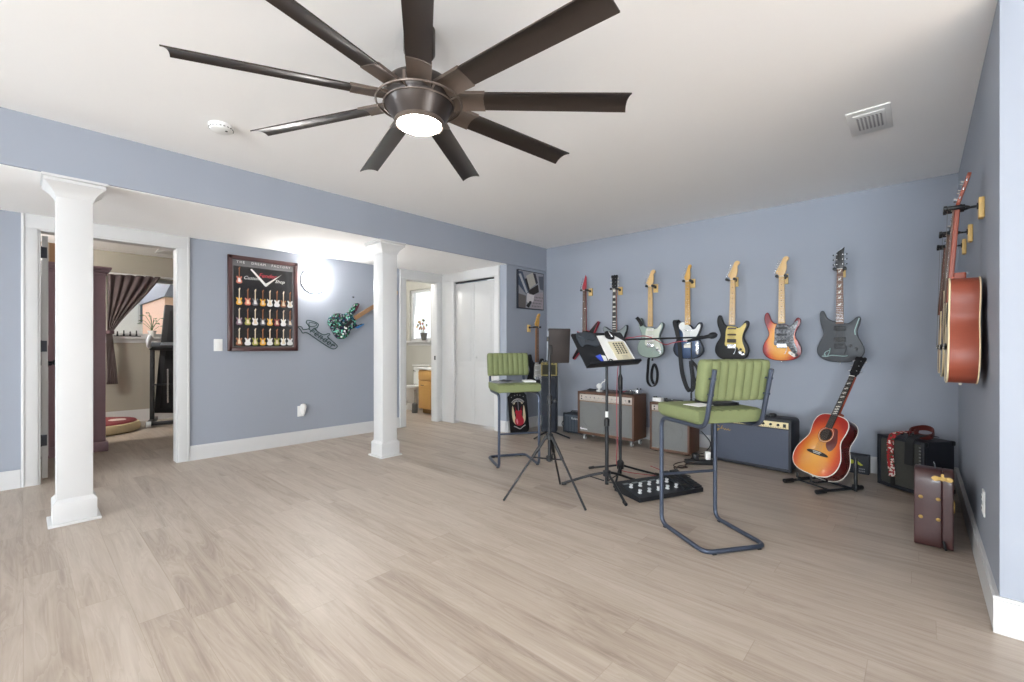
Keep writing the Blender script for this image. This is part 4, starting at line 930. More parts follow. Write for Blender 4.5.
def on_desk(name, label, cat, parts):
    e = thing(name, label, cat, (*MC, 0))
    for nm, f in parts: q = MB(); q.M = DM; f(q); q.build(nm, e)
    return e
def S(u): return -.25+.52*u
def Tt(v): return .31*v
on_desk('paper_sheet', 'large white sheet of paper on the music stand desk', 'paper', [('sheet', lambda q: q.prism([(S(.45), Tt(.03)+.006), (S(.985), Tt(.04)+.006), (S(.97), Tt(.70)), (S(.80), Tt(.93)), (S(.47), Tt(.92))], -.003, -.001, PAPER))])
INK = pm('black_print_ink', (52, 50, 48), .6); CREAMP = pm('cream_paper', (216, 208, 180), .7, var=.05)
def chords(q):
    for i in range(4):
        for j in range(6): q.box((S(.70+.055*i), -.0095, Tt(.34+.058*j)), (.018, .0012, .009), INK); q.box((S(.70+.055*i)+.004, -.0096, Tt(.365+.058*j)), (.006, .0012, .005), INK)
    for j in range(3): q.box((S(.80), -.0095, Tt(.26-.04*j)), (.06, .0012, .003), pm('grey_print_ink', (150, 146, 134), .6))
on_desk('chord_booklet', 'cream chord booklet with rows of small black diagrams on the music stand', 'booklet', [('pages', lambda q: q.prism([(S(.625), Tt(.03)+.006), (S(.935), Tt(.05)+.006), (S(.925), Tt(.70)), (S(.62), Tt(.71))], -.009, -.004, CREAMP, .001)), ('printed_diagrams', chords)])
on_desk('picture_card', 'bright blue card at the bottom of the music stand desk', 'card', [('card', lambda q: q.prism([(S(.36), .01), (S(.345), .02), (S(.255), Tt(.31)), (S(.36), Tt(.36))], -.004, -.001, pm('bright_blue_card', (56, 80, 190), .5))), ('white_corner', lambda q: q.prism([(S(.365), .03), (S(.43), .02), (S(.44), Tt(.30)), (S(.37), Tt(.33))], -.003, -.001, PAPER))])
def cloth(q):
    pts = cr([(.09, .60), (.20, .66), (.34, .58), (.43, .64), (.42, .80), (.38, .99), (.24, 1.02), (.10, 1.0), (.06, .82)], 3)
    q.prism([(S(p.x), Tt(p.y)) for p in pts], -.016, -.001, pm('charcoal_cloth', (58, 64, 72), .9, var=.25, scale=30, bump=.3), .007)
    q.tube([(S(u), -.016, Tt(v)) for u, v in ((.10, .92), (.2, .8), (.33, .76), (.40, .82))], .007, pm('charcoal_cloth', (58, 64, 72), .9), 6)
    q.tube([(S(u), -.014, Tt(v)) for u, v in ((.16, .70), (.27, .88), (.37, .95))], .006, pm('charcoal_cloth', (58, 64, 72), .9), 6)
on_desk('folded_cloth', 'crumpled charcoal cloth on the upper left of the music stand desk', 'cloth', [('fabric', cloth)])
on_desk('capo', 'black spring clamp hooked over the top of the music stand papers', 'capo', [('clamp_body', lambda q: q.prism(cr([(S(.62), Tt(.80)), (S(.74), Tt(.76)), (S(.79), Tt(.90)), (S(.76), Tt(1.0)), (S(.66), Tt(1.02)), (S(.61), Tt(.92))], 3), -.022, -.010, EBONY, .004)), ('handle', lambda q: q.tube(fillet([(S(.70), -.024, Tt(.98)), (S(.68), -.034, Tt(.90)), (S(.70), -.034, Tt(.80))], .02), .005, CHROME, 8))])
on_desk('ring_clip', 'black ring clip at the bottom middle of the music stand desk', 'clip', [('ring', lambda q: q.tube([(S(.475)+.017*math.cos(a), -.014, .036+.017*math.sin(a)) for a in [2*PI*k/16 for k in range(16)]], .004, BLK, 6, True))])

# ------------------------------------------------------------------ microphone stand, microphone and red cable
KC = (-1.84, 3.356); RC = Vector((.739, .674, 0))
mk = thing('microphone_stand', 'black boom microphone stand behind the music stand', 'microphone stand', (*KC, 0))
m = MB(); m.cyl((0, 0, .04), (0, 0, .80), .012, BLKM, 14); m.cyl((0, 0, .78), (0, 0, 1.165), .008, BLKM, 12); m.build('pole', mk)
m = MB(); m.lathe([(.012, .74), (.018, .75), (.02, .84), (.010, .87)], BLK, 16); m.lathe([(.012, .08), (.028, .085), (.03, .14), (.013, .16)], BLK, 16); m.build('clutch', mk)
for fx, fy, zz in ((-2.185, 3.425, .013), (-1.609, 3.627, .013), (-1.748, 3.10, .013)):
    d = Vector((fx-KC[0], fy-KC[1], 0)); L = d.length; d.normalize()
    m = MB(); m.tube([d*.02+Vector((0, 0, .11)), d*L+Vector((0, 0, zz))], .009, BLKM, 10); m.cyl(d*(L-.05)+Vector((0, 0, .03)), d*L+Vector((0, 0, zz)), .0125, BLK, 10); m.build('leg', mk)
m = MB(); b0 = RC*-.12+Vector((0, 0, 1.155)); b1 = RC*.655+Vector((0, 0, 1.178)); m.tube([b0, b1], .0072, BLKM, 10); m.cyl(b0-RC*.07, b0, .013, BLK, 12); m.build('boom_arm', mk)
m = MB(); m.cyl((0, -.014, 1.163), (0, .014, 1.163), .016, BLK, 14); m.cyl((0, -.04, 1.163), (0, -.014, 1.163), .006, BLK, 8); m.build('boom_joint', mk)
m = MB(); m.tube([b1-RC*.02, b1+RC*.03], [.012, .016], BLK, 12); m.build('microphone_clip', mk)
mp_ = Vector((*KC, 0))+b1
mi_ = thing('microphone', 'black handheld microphone at the end of the boom, in front of the dark blue guitar', 'microphone', tuple(mp_+RC*.035))
m = MB(); m.tube([RC*-.13+Vector((0, 0, -.03)), RC*.0+Vector((0, 0, .0)), RC*.05+Vector((0, 0, .010))], [.010, .0135, .017], BLKM, 16); m.build('body', mi_)
m = MB(); m.tube([RC*.05+Vector((0, 0, .010)), RC*.062+Vector((0, 0, .0124)), RC*.085+Vector((0, 0, .017)), RC*.105+Vector((0, 0, .021)), RC*.118+Vector((0, 0, .0236))], [.019, .026, .027, .021, .006], pm('dark_mesh_grille', (46, 48, 52), .5, metal=.5, var=.4, scale=300), 18); m.build('grille', mi_)
REDC = pm('red_cable_rubber', (160, 70, 80), .55)
m = MB(); up = Vector((0, 0, 1)); K0 = Vector((*KC, 0))
pts = [mp_+RC*-.10+up*-.03, mp_+RC*-.16+up*-.035, mp_+RC*-.22+up*-.045, mp_+RC*-.28+up*-.06, mp_+RC*-.35+up*-.025, mp_+RC*-.44+up*.010, K0+RC*.12+up*1.18, K0+RC*.02+up*1.14, K0+RC*-.022+up*.9, K0+RC*-.03+up*.6, K0+RC*-.026+up*.3, K0+RC*-.03+up*.12, K0+Vector((-.06, .16, .02)), K0+Vector((.12, .24, .006)), K0+Vector((.22, .30, .006)), K0+Vector((.16, .44, .006)), K0+Vector((.02, .52, .006))]
m.tube(cr(pts, 5, False), .0036, REDC, 8); tag(m.build('microphone_cable'), 'thin red microphone cable running down the boom stand to the floor', 'cable')

# ------------------------------------------------------------------ pedalboard with treadles
PB_A = math.atan2(.912, .409)
pc = Vector((-1.477, 3.225))+Vector((.409, .912))*.035
pb = thing('pedalboard', 'black floor pedalboard with two rows of silver footswitches, under the music stand', 'pedalboard', (pc.x, pc.y, 0), PB_A)
DKB = pm('charcoal_metal', (34, 37, 42), .42, metal=.3, var=.1)
m = MB()   # wedge: low at the player's side
Lh = .30; Wd = .145
vs = [(-Lh, -Wd, .004), (Lh, -Wd, .004), (Lh, Wd, .004), (-Lh, Wd, .004), (-Lh, -Wd, .035), (Lh, -Wd, .035), (Lh, Wd, .07), (-Lh, Wd, .07)]
m.add(vs, [(0, 1, 2, 3), (4, 5, 6, 7), (0, 1, 5, 4), (1, 2, 6, 5), (2, 3, 7, 6), (3, 0, 4, 7)], DKB); m.build('housing', pb)
sl = math.atan2(.035, 2*Wd)
for i in range(5):
    for j in range(2):
        x = -.24+i*.085; y = -.075+j*.10; z = .035+(y+Wd)*.035/(2*Wd); m = MB(); m.M = tr(x, y, z) @ rotx(sl); m.lathe([(.015, 0), (.015, .004), (.009, .006), (.009, .016), (.013, .018), (.013, .025), (.003, .027)], BRIGHT, 16); m.build('footswitch', pb)
for k in range(2):
    m = MB(); x = .165+k*.095; m.M = tr(x, .0, .058) @ rotx(sl+R(6)); m.box((0, 0, .012), (.078, .27, .016), DKB, .004)
    for j in range(9): m.box((0, -.11+.027*j, .0215), (.066, .012, .004), BLK, .001)
    m.build('treadle', pb)
m = MB()
for i in range(5): m.box((-.24+i*.085, .085, .064), (.05, .02, .002), pm('grey_display', (120, 128, 132), .3), rot=rotx(sl))
m.build('labels_strip', pb)

# ------------------------------------------------------------------ amplifiers
BROWN = pm('brown_tolex', (94, 66, 51), .55, var=.15, scale=120, bump=.15)
TANB = pm('tan_trim', (140, 112, 84), .5, var=.1, scale=60)
GRILLE = pm('silver_grey_grille', (112, 113, 112), .75, var=.22, scale=220)
NAVYG = pm('slate_blue_grille', (72, 78, 92), .75, var=.15, scale=220)
NAVYT = pm('black_tolex', (30, 32, 40), .55, var=.2, scale=140, bump=.15)
CREAMPAN = pm('cream_panel', (222, 206, 160), .4, var=.04)
SILVP = pm('silver_panel', (188, 178, 170), .35, var=.05)
def amp(name, label, loc, rz, w, h, d, cab, grille, panel, zfeet=.02, panel_h=.07, nk=8, rim=.03, trim=None, grp=None, bev=.012, panel_top=.035, knob=BLK, casters=False, cones=(), seam=None):
    e = thing(name, label, 'amplifier', loc, rz, grp)
    m = MB(); z0 = zfeet; zc = z0+(h-z0)/2; hh = h-z0; t = rim
    m.box((0, d/2+.006, zc), (w, d-.012, hh), cab, bev)
    m.box((-w/2+t/2, .004, zc), (t, .03, hh), cab, .004); m.box((w/2-t/2, .004, zc), (t, .03, hh), cab, .004); m.box((0, .004, z0+t/2), (w-.002, .03, t), cab, .004); m.box((0, .004, h-t/2), (w-.002, .03, t), cab, .004)
    m.build('cabinet', e)
    zt = h-t-(panel_h if panel else 0)-(.012 if panel else 0)
    g = MB(); g.box((0, .004, (z0+t+zt)/2), (w-2*t+.004, .012, zt-z0-t), grille, .003)
    if trim: 
        for zz in (zt, z0+t): g.box((0, -.004, zz), (w-2*t, .006, .006), trim)
    for cx, cz, r in cones: g.tube([(cx+r*math.cos(2*PI*k/40), -.0015, cz+r*math.sin(2*PI*k/40)) for k in range(40)], .0022, grille, 5, True)
    g.build('grille_cloth', e)
    if panel:
        p = MB(); zp = h-t-panel_h/2-.004; p.box((0, -.001, zp), (w-2*t, .012, panel_h), panel, .003)
        for k in range(int((w-2*t)/.02)): p.box((-w/2+t+.02+k*.0195, -.0075, zp-panel_h*.36), (.010, .001, .003), INK)
        p.build('control_panel', e)
        for k in range(nk):
            x = -w/2+t+.09+(w-2*t-.17)*k/max(nk-1, 1); q = MB(); q.M = tr(x, -.007, zp+.002) @ rotx(PI/2); q.lathe([(.011, 0), (.010, .012), (.008, .016), (.002, .0165)], knob, 14); q.build('knob', e)
        q = MB(); q.cyl((-w/2+t+.03, -.007, zp+.012), (-w/2+t+.03, -.011, zp+.012), .008, BLK, 12); q.cyl((-w/2+t+.03, -.007, zp-.016), (-w/2+t+.03, -.011, zp-.016), .008, BLK, 12); q.build('input_jacks', e)
        q = MB(); q.box((w/2-t-.03, -.010, zp), (.022, .008, .030), BLK, .002); q.build('power_switch', e)
    q = MB(); q.tube(fillet([(-.10, d/2, h+.0), (-.085, d/2, h+.022), (.085, d/2, h+.022), (.10, d/2, h)], .03), .01, BLK, flat=(.024, .007), up=(0, 1, 0)); q.cyl((-.10, d/2-.014, h+.003), (-.10, d/2+.014, h+.003), .006, CHROME, 8); q.cyl((.10, d/2-.014, h+.003), (.10, d/2+.014, h+.003), .006, CHROME, 8); q.build('handle', e)
    if casters:
        for sx in (-1, 1):
            for y in (.05, d-.05):
                q = MB(); x = sx*(w/2-.06); q.cyl((x, y, z0), (x, y, z0-.012), .018, CHROME, 14); q.box((x-.014, y+.006, z0-.028), (.003, .03, .036), CHROME, .001); q.box((x+.014, y+.006, z0-.028), (.003, .03, .036), CHROME, .001); cs = q.build('caster', e)
                q = MB(); q.cyl((x-.010, y+.010, .027), (x+.010, y+.010, .027), .026, pm('pale_caster_wheel', (190, 190, 190), .4), 20); q.build('wheel', cs)
    else:
        for sx in (-1, 1):
            for y in (.04, d-.04): q = MB(); q.cyl((sx*(w/2-.05), y, z0+.001), (sx*(w/2-.05), y, 0), .016, BLK, 12); q.build('foot', e)
    return e
amp1 = amp('guitar_amplifier', 'wide brown two-speaker guitar amplifier on casters by the back wall', (-2.628, 4.44, 0), 0, .725, .572, .29, BROWN, GRILLE, SILVP, zfeet=.075, panel_h=.075, nk=10, rim=.026, trim=TANB, casters=True, cones=((-.17, .29, .135), (.17, .29, .135)), knob=pm('pale_knob', (176, 172, 168), .35))
m = MB(); m.tube([(p.x, -.0075, p.y) for p in cr([(-.325, .132), (-.317, .15), (-.31, .128), (-.30, .142), (-.29, .13), (-.28, .142), (-.27, .130), (-.26, .142), (-.25, .130), (-.24, .138), (-.23, .128)], 4, False)], .0042, pm('white_script_metal', (236, 236, 240), .25), 6); m.build('script_badge', amp1)
amp2 = amp('guitar_amplifier', 'smaller brown amplifier with one speaker behind the nearest bar stool', (-1.902, 4.49, 0), 0, .42, .515, .27, BROWN, GRILLE, SILVP, zfeet=.012, panel_h=.06, nk=6, rim=.022, trim=TANB, cones=((0, .22, .135), (0, .22, .05)))
amp3 = amp('guitar_amplifier', 'wide slate blue amplifier with cream control panel beside the acoustic guitar', (-1.155, 4.49, 0), R(-5), .69, .465, .26, NAVYT, NAVYG, CREAMPAN, zfeet=.012, panel_h=.055, nk=9, rim=.022, bev=.035)
m = MB(); m.tube([(p.x, -.0045, p.y) for p in cr([(-.262, .335), (-.29, .345), (-.305, .318), (-.285, .300), (-.268, .318), (-.315, .285), (-.30, .28), (-.25, .322), (-.235, .348), (-.245, .318), (-.225, .324), (-.215, .308), (-.205, .322), (-.195, .308), (-.18, .322), (-.175, .308), (-.16, .316)], 4, False)], .003, GOLD, 6); m.build('script_badge', amp3)
amp4 = amp('practice_amplifier', 'small dark grey practice amplifier left of the wide brown amplifier', (-3.21, 4.66, 0), 0, .30, .255, .2, pm('charcoal_tolex', (40, 46, 54), .5, var=.15, scale=100), pm('grey_metal_grille', (98, 108, 120), .45, metal=.3, var=.3, scale=180), None, zfeet=.012, rim=.018, bev=.03)
m = MB()
for k in range(11): m.box((-.115+.023*k, -.005, .12), (.004, .006, .19), pm('charcoal_tolex', (40, 46, 54), .5))
m.build('grille_slats', amp4)
text('maker_lettering', 'Roland', .042, pm('white_lettering', (226, 230, 232), .4), amp4, tr(.035, -.0085, .195), .001)
# black amplifier in the right corner, turned towards the room
amp5 = amp('guitar_amplifier', 'black amplifier draped with straps in the right back corner', (-.105, 4.515, 0), R(-37), .345, .405, .27, NAVYT, pm('olive_black_grille', (62, 62, 58), .8, var=.3, scale=160), None, zfeet=.012, rim=.024, bev=.012)
for sx in (-1, 1):
    for zz in (.03, .387):
        for yy in (.012, .258):
            m = MB(); m.box((sx*.158, yy, zz), (.036, .036, .036), BLK, .008); m.build('corner_guard', amp5)
m = MB()
for k in range(14): m.box((.146, -.013, .05+.024*k), (.012, .004, .010), pm('grey_rivet', (110, 112, 112), .5))
m.build('side_rivets', amp5)

# straps over the black amplifier
RW = voronoi_mat('red_white_weave', [(150, 34, 38), (170, 40, 44), (214, 200, 190), (120, 24, 30), (60, 70, 50), (160, 36, 40)], 75, .8)
AA = R(-37); AO = (-.105, 4.515)
st1 = thing('guitar_strap', 'red and white woven guitar strap draped over the left front of the black corner amplifier', 'guitar strap', (AO[0], AO[1], 0), AA)
m = MB(); m.tube(cr([(-.045, -.022, .10), (-.055, -.022, .20), (-.06, -.024, .30), (-.05, -.022, .40), (-.035, .01, .434), (-.015, .08, .446), (.0, .13, .447)], 5, False), .01, RW, flat=(.048, .004), up=(1, .05, 0)); m.build('webbing', st1)
m = MB(); m.tube(cr([(-.045, -.0205, .12), (-.042, -.0205, .05), (-.04, -.0205, .025)], 4, False), .01, pm('black_leather', (28, 26, 26), .5), flat=(.03, .003), up=(1, 0, 0)); m.build('leather_end', st1)
st2 = thing('guitar_strap', 'dark red leather strap coiled on top of the black corner amplifier', 'guitar strap', (AO[0], AO[1], 0), AA)
m = MB(); LE = pm('dark_red_leather', (92, 36, 30), .45, var=.2)
m.tube(cr([(.02, .05, .436), (.0, .10, .462), (.02, .16, .480), (.07, .17, .484), (.12, .15, .470), (.14, .10, .44), (.10, .07, .432), (.04, .075, .45), (.03, .13, .463)], 6, False), .01, LE, flat=(.05, .004), up=(.3, -.5, .8)); m.build('leather_band', st2)
st3 = thing('guitar_strap', 'plain black strap hanging over the front of the black corner amplifier', 'guitar strap', (AO[0], AO[1], 0), AA)
m = MB(); m.tube(cr([(.075, -.022, .22), (.078, -.022, .32), (.085, -.024, .40), (.10, .01, .436), (.125, .08, .447), (.14, .14, .436)], 5, False), .01, STRAP, flat=(.055, .004), up=(1, .15, 0)); m.build('webbing', st3)

# tall black tower with a small gold-trimmed amp on top, on splayed feet
tw = thing('tower_speaker', 'tall narrow black tower speaker on splayed feet by the corner', 'speaker', (-3.33, 4.33, 0), R(30))
TWB = pm('blue_black_cabinet', (26, 32, 44), .45, var=.12)
m = MB(); m.box((0, 0, .405), (.185, .17, .67), TWB, .012); m.build('cabinet', tw)
m = MB(); m.box((0, -.087, .42), (.16, .006, .60), pm('black_speaker_cloth', (32, 38, 48), .8, var=.3, scale=200), .002); m.build('grille_cloth', tw)
for a in (-125, -20, 100):
    m = MB(); d = Vector((math.cos(R(a)), math.sin(R(a)), 0)); m.tube([Vector((0, 0, .068)), d*.10+Vector((0, 0, .055)), d*.27+Vector((0, 0, .011))], .010, BLK, 10); m.build('foot', tw)
sa = thing('practice_amplifier', 'tiny black amplifier with gold trim standing on the tall black tower', 'amplifier', (-3.33, 4.33, .7405), R(30))
m = MB(); m.box((0, 0, .085), (.195, .12, .165), BLK, .010); m.build('cabinet', sa)
m = MB(); GT = pm('gold_trim', (142, 130, 72), .5)
m.box((0, -.058, .150), (.195, .012, .03), GT, .004); m.box((0, -.060, .012), (.195, .010, .014), GT, .003)
for sx in (-1, 1): m.box((sx*.089, -.060, .08), (.016, .010, .15), GT, .003)
m.build('gold_trim', sa)
m = MB(); m.box((0, -.060, .08), (.16, .008, .115), pm('dark_green_cloth', (52, 52, 40), .85, var=.3, scale=180), .002); m.build('grille_cloth', sa)
for k in range(4):
    m = MB(); m.M = tr(-.06+.04*k, -.064, .151) @ rotx(PI/2); m.lathe([(.008, 0), (.007, .010), (.002, .011)], BLK, 12); m.build('knob', sa)
m = MB(); m.tube(fillet([(-.06, 0, .167), (-.05, 0, .19), (.05, 0, .19), (.06, 0, .167)], .015), .005, BLK, 8); m.build('handle', sa)

# guitar sign leaning on the narrow wall
sg = thing('guitar_sign', 'black tin sign with a red guitar between cream wings, leaning against the narrow wall', 'sign', (-3.711, 4.22, .002), 0, rot=(R(-9), 0, R(74.5)))
SGW, SGH = .285, .515
m = MB(); c = .045; ol = [(-SGW/2, 0), (SGW/2-c, 0), (SGW/2-.01, .03), (SGW/2, c+.02), (SGW/2, SGH-c), (SGW/2-c*.6, SGH-.01), (SGW/2-c, SGH), (-SGW/2+c, SGH), (-SGW/2+c*.5, SGH-.03), (-SGW/2, SGH-c)]
m.prism(ol, -.006, .006, pm('black_tin', (18, 18, 20), .3, coat=.3, var=.1), .002); m.build('panel', sg)
CRM = pm('cream_enamel', (214, 200, 164), .4); REDE = pm('red_enamel', (176, 44, 60), .3); 
m = MB()
for s in (-1, 1):
    m.prism([(p.x*s, p.y) for p in cr([(.045, .12), (.085, .15), (.10, .22), (.095, .31), (.082, .35), (.07, .30), (.062, .24)], 3)], -.008, -.005, CRM)
m.build('wings', sg)
m = MB(); m.prism(cr([(0, .10), (-.035, .105), (-.062, .13), (-.066, .17), (-.048, .21), (-.042, .24), (-.052, .275), (-.03, .295), (-.012, .285), (.012, .285), (.03, .295), (.052, .275), (.042, .24), (.048, .21), (.066, .17), (.062, .13), (.035, .105)], 3), -.010, -.006, REDE, .001)
m.prism(cr([(-.045, .135), (-.03, .12), (-.022, .15), (-.034, .19), (-.046, .17)], 3), -.0112, -.0098, pm('pink_enamel', (226, 150, 156), .3)); m.prism([(-.006, .28), (.006, .28), (.005, .42), (-.005, .42)], -.0105, -.006, pm('grey_enamel', (110, 110, 116), .4))
m.prism([(-.02, .285), (-.05, .34), (-.052, .30)], -.009, -.006, pm('dark_red_enamel', (110, 24, 34), .3)); m.prism([(.02, .285), (.05, .34), (.052, .30)], -.009, -.006, pm('dark_red_enamel', (110, 24, 34), .3)); m.build('guitar_emblem', sg)
m = MB()
arc = lambda r, a: (r*math.cos(R(a)), .315+r*math.sin(R(a)))
m.prism([arc(.125, a) for a in range(40, 141, 10)]+[arc(.088, a) for a in range(140, 39, -10)], -.008, -.005, pm('pale_banner', (186, 186, 184), .4))
for a in range(46, 137, 10): m.prism([arc(.118, a+2.6), arc(.118, a-2.6), arc(.096, a-2.6), arc(.096, a+2.6)], -.0088, -.0078, pm('black_tin', (18, 18, 20), .3))
for sx in (-1, 1): m.cyl((sx*.062, -.005, .385), (sx*.062, -.008, .385), .016, CRM, 14)
m.build('arched_banner', sg)
m = MB(); m.tube([(p.x, -.0072, p.y) for p in cr([(-.085, .098), (-.05, .085), (0, .06), (.05, .085), (.085, .098)], 4, False)], .006, pm('pale_banner', (186, 186, 184), .4), 6); 
for x, z in ((-.09, .46), (0, .485), (.09, .46), (-.04, .48), (.04, .48)): m.cyl((x, -.005, z), (x, -.0075, z), .006, pm('pale_banner', (186, 186, 184), .4), 8)
m.build('scroll', sg)

# ------------------------------------------------------------------ brown guitar case standing on its long edge
CASE = pm('oxblood_case_vinyl', (62, 34, 33), .42, var=.18, scale=60, bump=.1, coat=.15)
gc = thing('guitar_case', 'brown hard guitar case standing on edge by the right wall, brass latch on its end', 'guitar case', (.062, 3.345, .001), R(88))
# profile in the local x-z plane (x = along the wall, away from the camera), extruded across the thickness
prof = cr([(.0, .03), (.03, .004), (.10, .0), (.40, .0), (.70, .0), (.98, .02), (1.02, .05), (1.03, .15), (1.0, .22), (.90, .24), (.72, .235), (.60, .27), (.52, .34), (.44, .35), (.36, .35), (.26, .39), (.15, .42), (.05, .43), (.012, .40), (.0, .32), (-.002, .17)], 4)
m = MB(); m.prism(prof, -.0285, .084, CASE, .005); m.build('shell', gc)
m = MB(); m.prism([(p.x*1.0, p.y) for p in prof], -.074, -.0295, CASE, .005); m.build('lid', gc)
def studs(mb, z, y): mb.M = tr(-.001, y, z) @ roty(R(-90)); mb.lathe([(.010, 0), (.009, .005), (.003, .008)], GOLD, 14); return mb
for z in (.165, .275):
    for y in (.056, -.014): studs(MB(), z, y).build('stud', gc)
m = MB(); m.M = tr(.012, -.030, .385) @ rotz(R(-90)) @ rotx(R(-8)) @ Matrix.Diagonal((.85, 1, .85, 1)); m.prism(cr([(-.052, 0), (-.035, .016), (-.012, .012), (0, .02), (.012, .012), (.035, .016), (.052, 0), (.035, -.016), (.012, -.010), (0, -.014), (-.012, -.010), (-.035, -.016)], 3), -.006, .010, GOLD, .001)
m.box((0, -.009, 0), (.04, .006, .014), GOLD, .002); m.cyl((0, -.008, .024), (0, .01, .024), .008, GOLD, 12); m.build('brass_latch', gc)
m = MB(); m.M = tr(.06, -.078, .235); m.prism(cr([(-.018, -.03), (.018, -.03), (.024, 0), (.018, .03), (-.018, .03), (-.024, 0)], 3), -.001, .004, GOLD, .001); m.build('side_latch', gc)
m = MB(); m.tube(fillet([(-.003, -.035, .055), (-.014, -.04, .03), (-.012, -.045, .012)], .01), .006, BLK, 8); m.build('leather_tab', gc)
m = MB(); m.tube(fillet([(.06, .0, .43), (.065, -.0, .452), (.075, .005, .462)], .01), .003, CHROME, 6); m.build('handle_ring', gc)

# ------------------------------------------------------------------ small things on the amplifiers and floor
def coil(name, label, cat, c, r, n, z, mt, th=.005, tail=None):
    pts = []
    for k in range(int(n*24)):
        a = 2*PI*k/24; rr = r*(1+.12*math.sin(k*.37)); pts.append((c[0]+rr*math.cos(a), c[1]+rr*.8*math.sin(a), z+th+.0045*(k/24)+.002*math.sin(k*.9)))
    if tail: pts += tail
    m = MB(); m.tube(cr(pts, 2, False), th, mt, 6); return tag(m.build(name), label, cat)
coil('coiled_cable', 'black cable coiled on the left end of the wide brown amplifier', 'cable', (-2.87, 4.56), .05, 3, .5735, BLK)
g_ = thing('desk_lamp', 'small white rounded lamp on top of the wide brown amplifier', 'lamp', (-2.775, 4.56, .573))
m = MB(); m.lathe([(.035, 0), (.035, .012), (.012, .018), (.010, .03)], WHITEP, 20); m.build('base', g_)
m = MB(); m.ball((0, 0, .06), .034, WHITEP, 18); m.build('globe_head', g_)
m = MB(); m.tube(cr([(.02, 0, .075), (.05, -.01, .11), (.085, -.02, .125), (.09, -.02, .15)], 4, False), .006, WHITEP, 8); m.build('arm', g_)
def pedal(name, label, loc, rz, c, s=(.07, .12, .045)):
    e = thing(name, label, 'effects pedal', loc, rz); m = MB(); m.box((0, 0, s[2]/2), s, c, .004); m.build('housing', e)
    for k in (-1, 1): m = MB(); m.M = tr(k*.018, .035, s[2]); m.lathe([(.009, 0), (.008, .012), (.002, .013)], BLK, 12); m.build('knob', e)
    m = MB(); m.M = tr(0, -.035, s[2]); m.lathe([(.010, 0), (.007, .004), (.007, .012), (.003, .014)], CHROME, 12); m.build('footswitch', e); return e
pedal('effects_pedal', 'black effects pedal on the right end of the wide brown amplifier', (-2.362, 4.56, .573), R(10), BLK, (.07, .13, .03))
pedal('effects_pedal', 'small silver effects pedal on the right end of the wide brown amplifier', (-2.30, 4.58, .573), R(0), CHROME, (.055, .09, .05))
tr_ = thing('cable_tray', 'flat black tray of plugs on the wide brown amplifier behind the music stand', 'tray', (-2.458, 4.58, .573), 0)
m = MB(); m.box((0, 0, .005), (.11, .12, .009), BLK, .002); m.build('tray', tr_)
for k in range(3): m = MB(); m.cyl((-.035+.03*k, -.02, .016), (-.02+.03*k, .035, .02), .007, CHROME if k != 1 else REDC, 10); m.build('plug', tr_)
pedal('effects_pedal', 'white effects pedal on top of the smaller brown amplifier', (-2.055, 4.56, .516), R(80), WHITEP, (.06, .10, .04))
pedal('effects_pedal', 'dark effects pedal on top of the smaller brown amplifier, right of the white one', (-1.93, 4.545, .516), R(85), BLK, (.06, .075, .03))
b_ = thing('notebook', 'white notepad with black spine on top of the smaller brown amplifier', 'notebook', (-1.743, 4.555, .516), R(2))
m = MB(); m.box((0, 0, .008), (.085, .14, .014), PAPER, .002); m.build('pages', b_)
m = MB(); m.box((.046, 0, .0085), (.008, .14, .017), BLK, .002); m.build('spine', b_)
ds = thing('desktop_microphone_stand', 'thin black pole stand on the smaller brown amplifier in front of the blue guitar strap', 'stand', (-1.755, 4.695, .516))
m = MB(); m.lathe([(.05, 0), (.05, .008), (.03, .016), (.012, .02), (.010, .04)], BLKM, 24); m.build('base', ds)
m = MB(); m.cyl((0, 0, .02), (0, 0, .62), .0065, BLKM, 12); m.cyl((0, 0, .045), (0, 0, .10), .010, BLK, 12); m.build('pole', ds)
m = MB(); m.ball((0, 0, .625), .010, BLK, 10); m.build('tip', ds)
kp = thing('control_puck', 'black foot controller puck on top of the slate blue amplifier', 'puck', (-.985, 4.60, .466), 0)
m = MB(); m.lathe([(.032, 0), (.034, .004), (.03, .022), (.02, .028), (.002, .029)], BLK, 20); m.build('body', kp)
m = MB(); m.box((-.02, -.06, .010), (.035, .03, .018), DKB, .004); m.build('connector', kp)

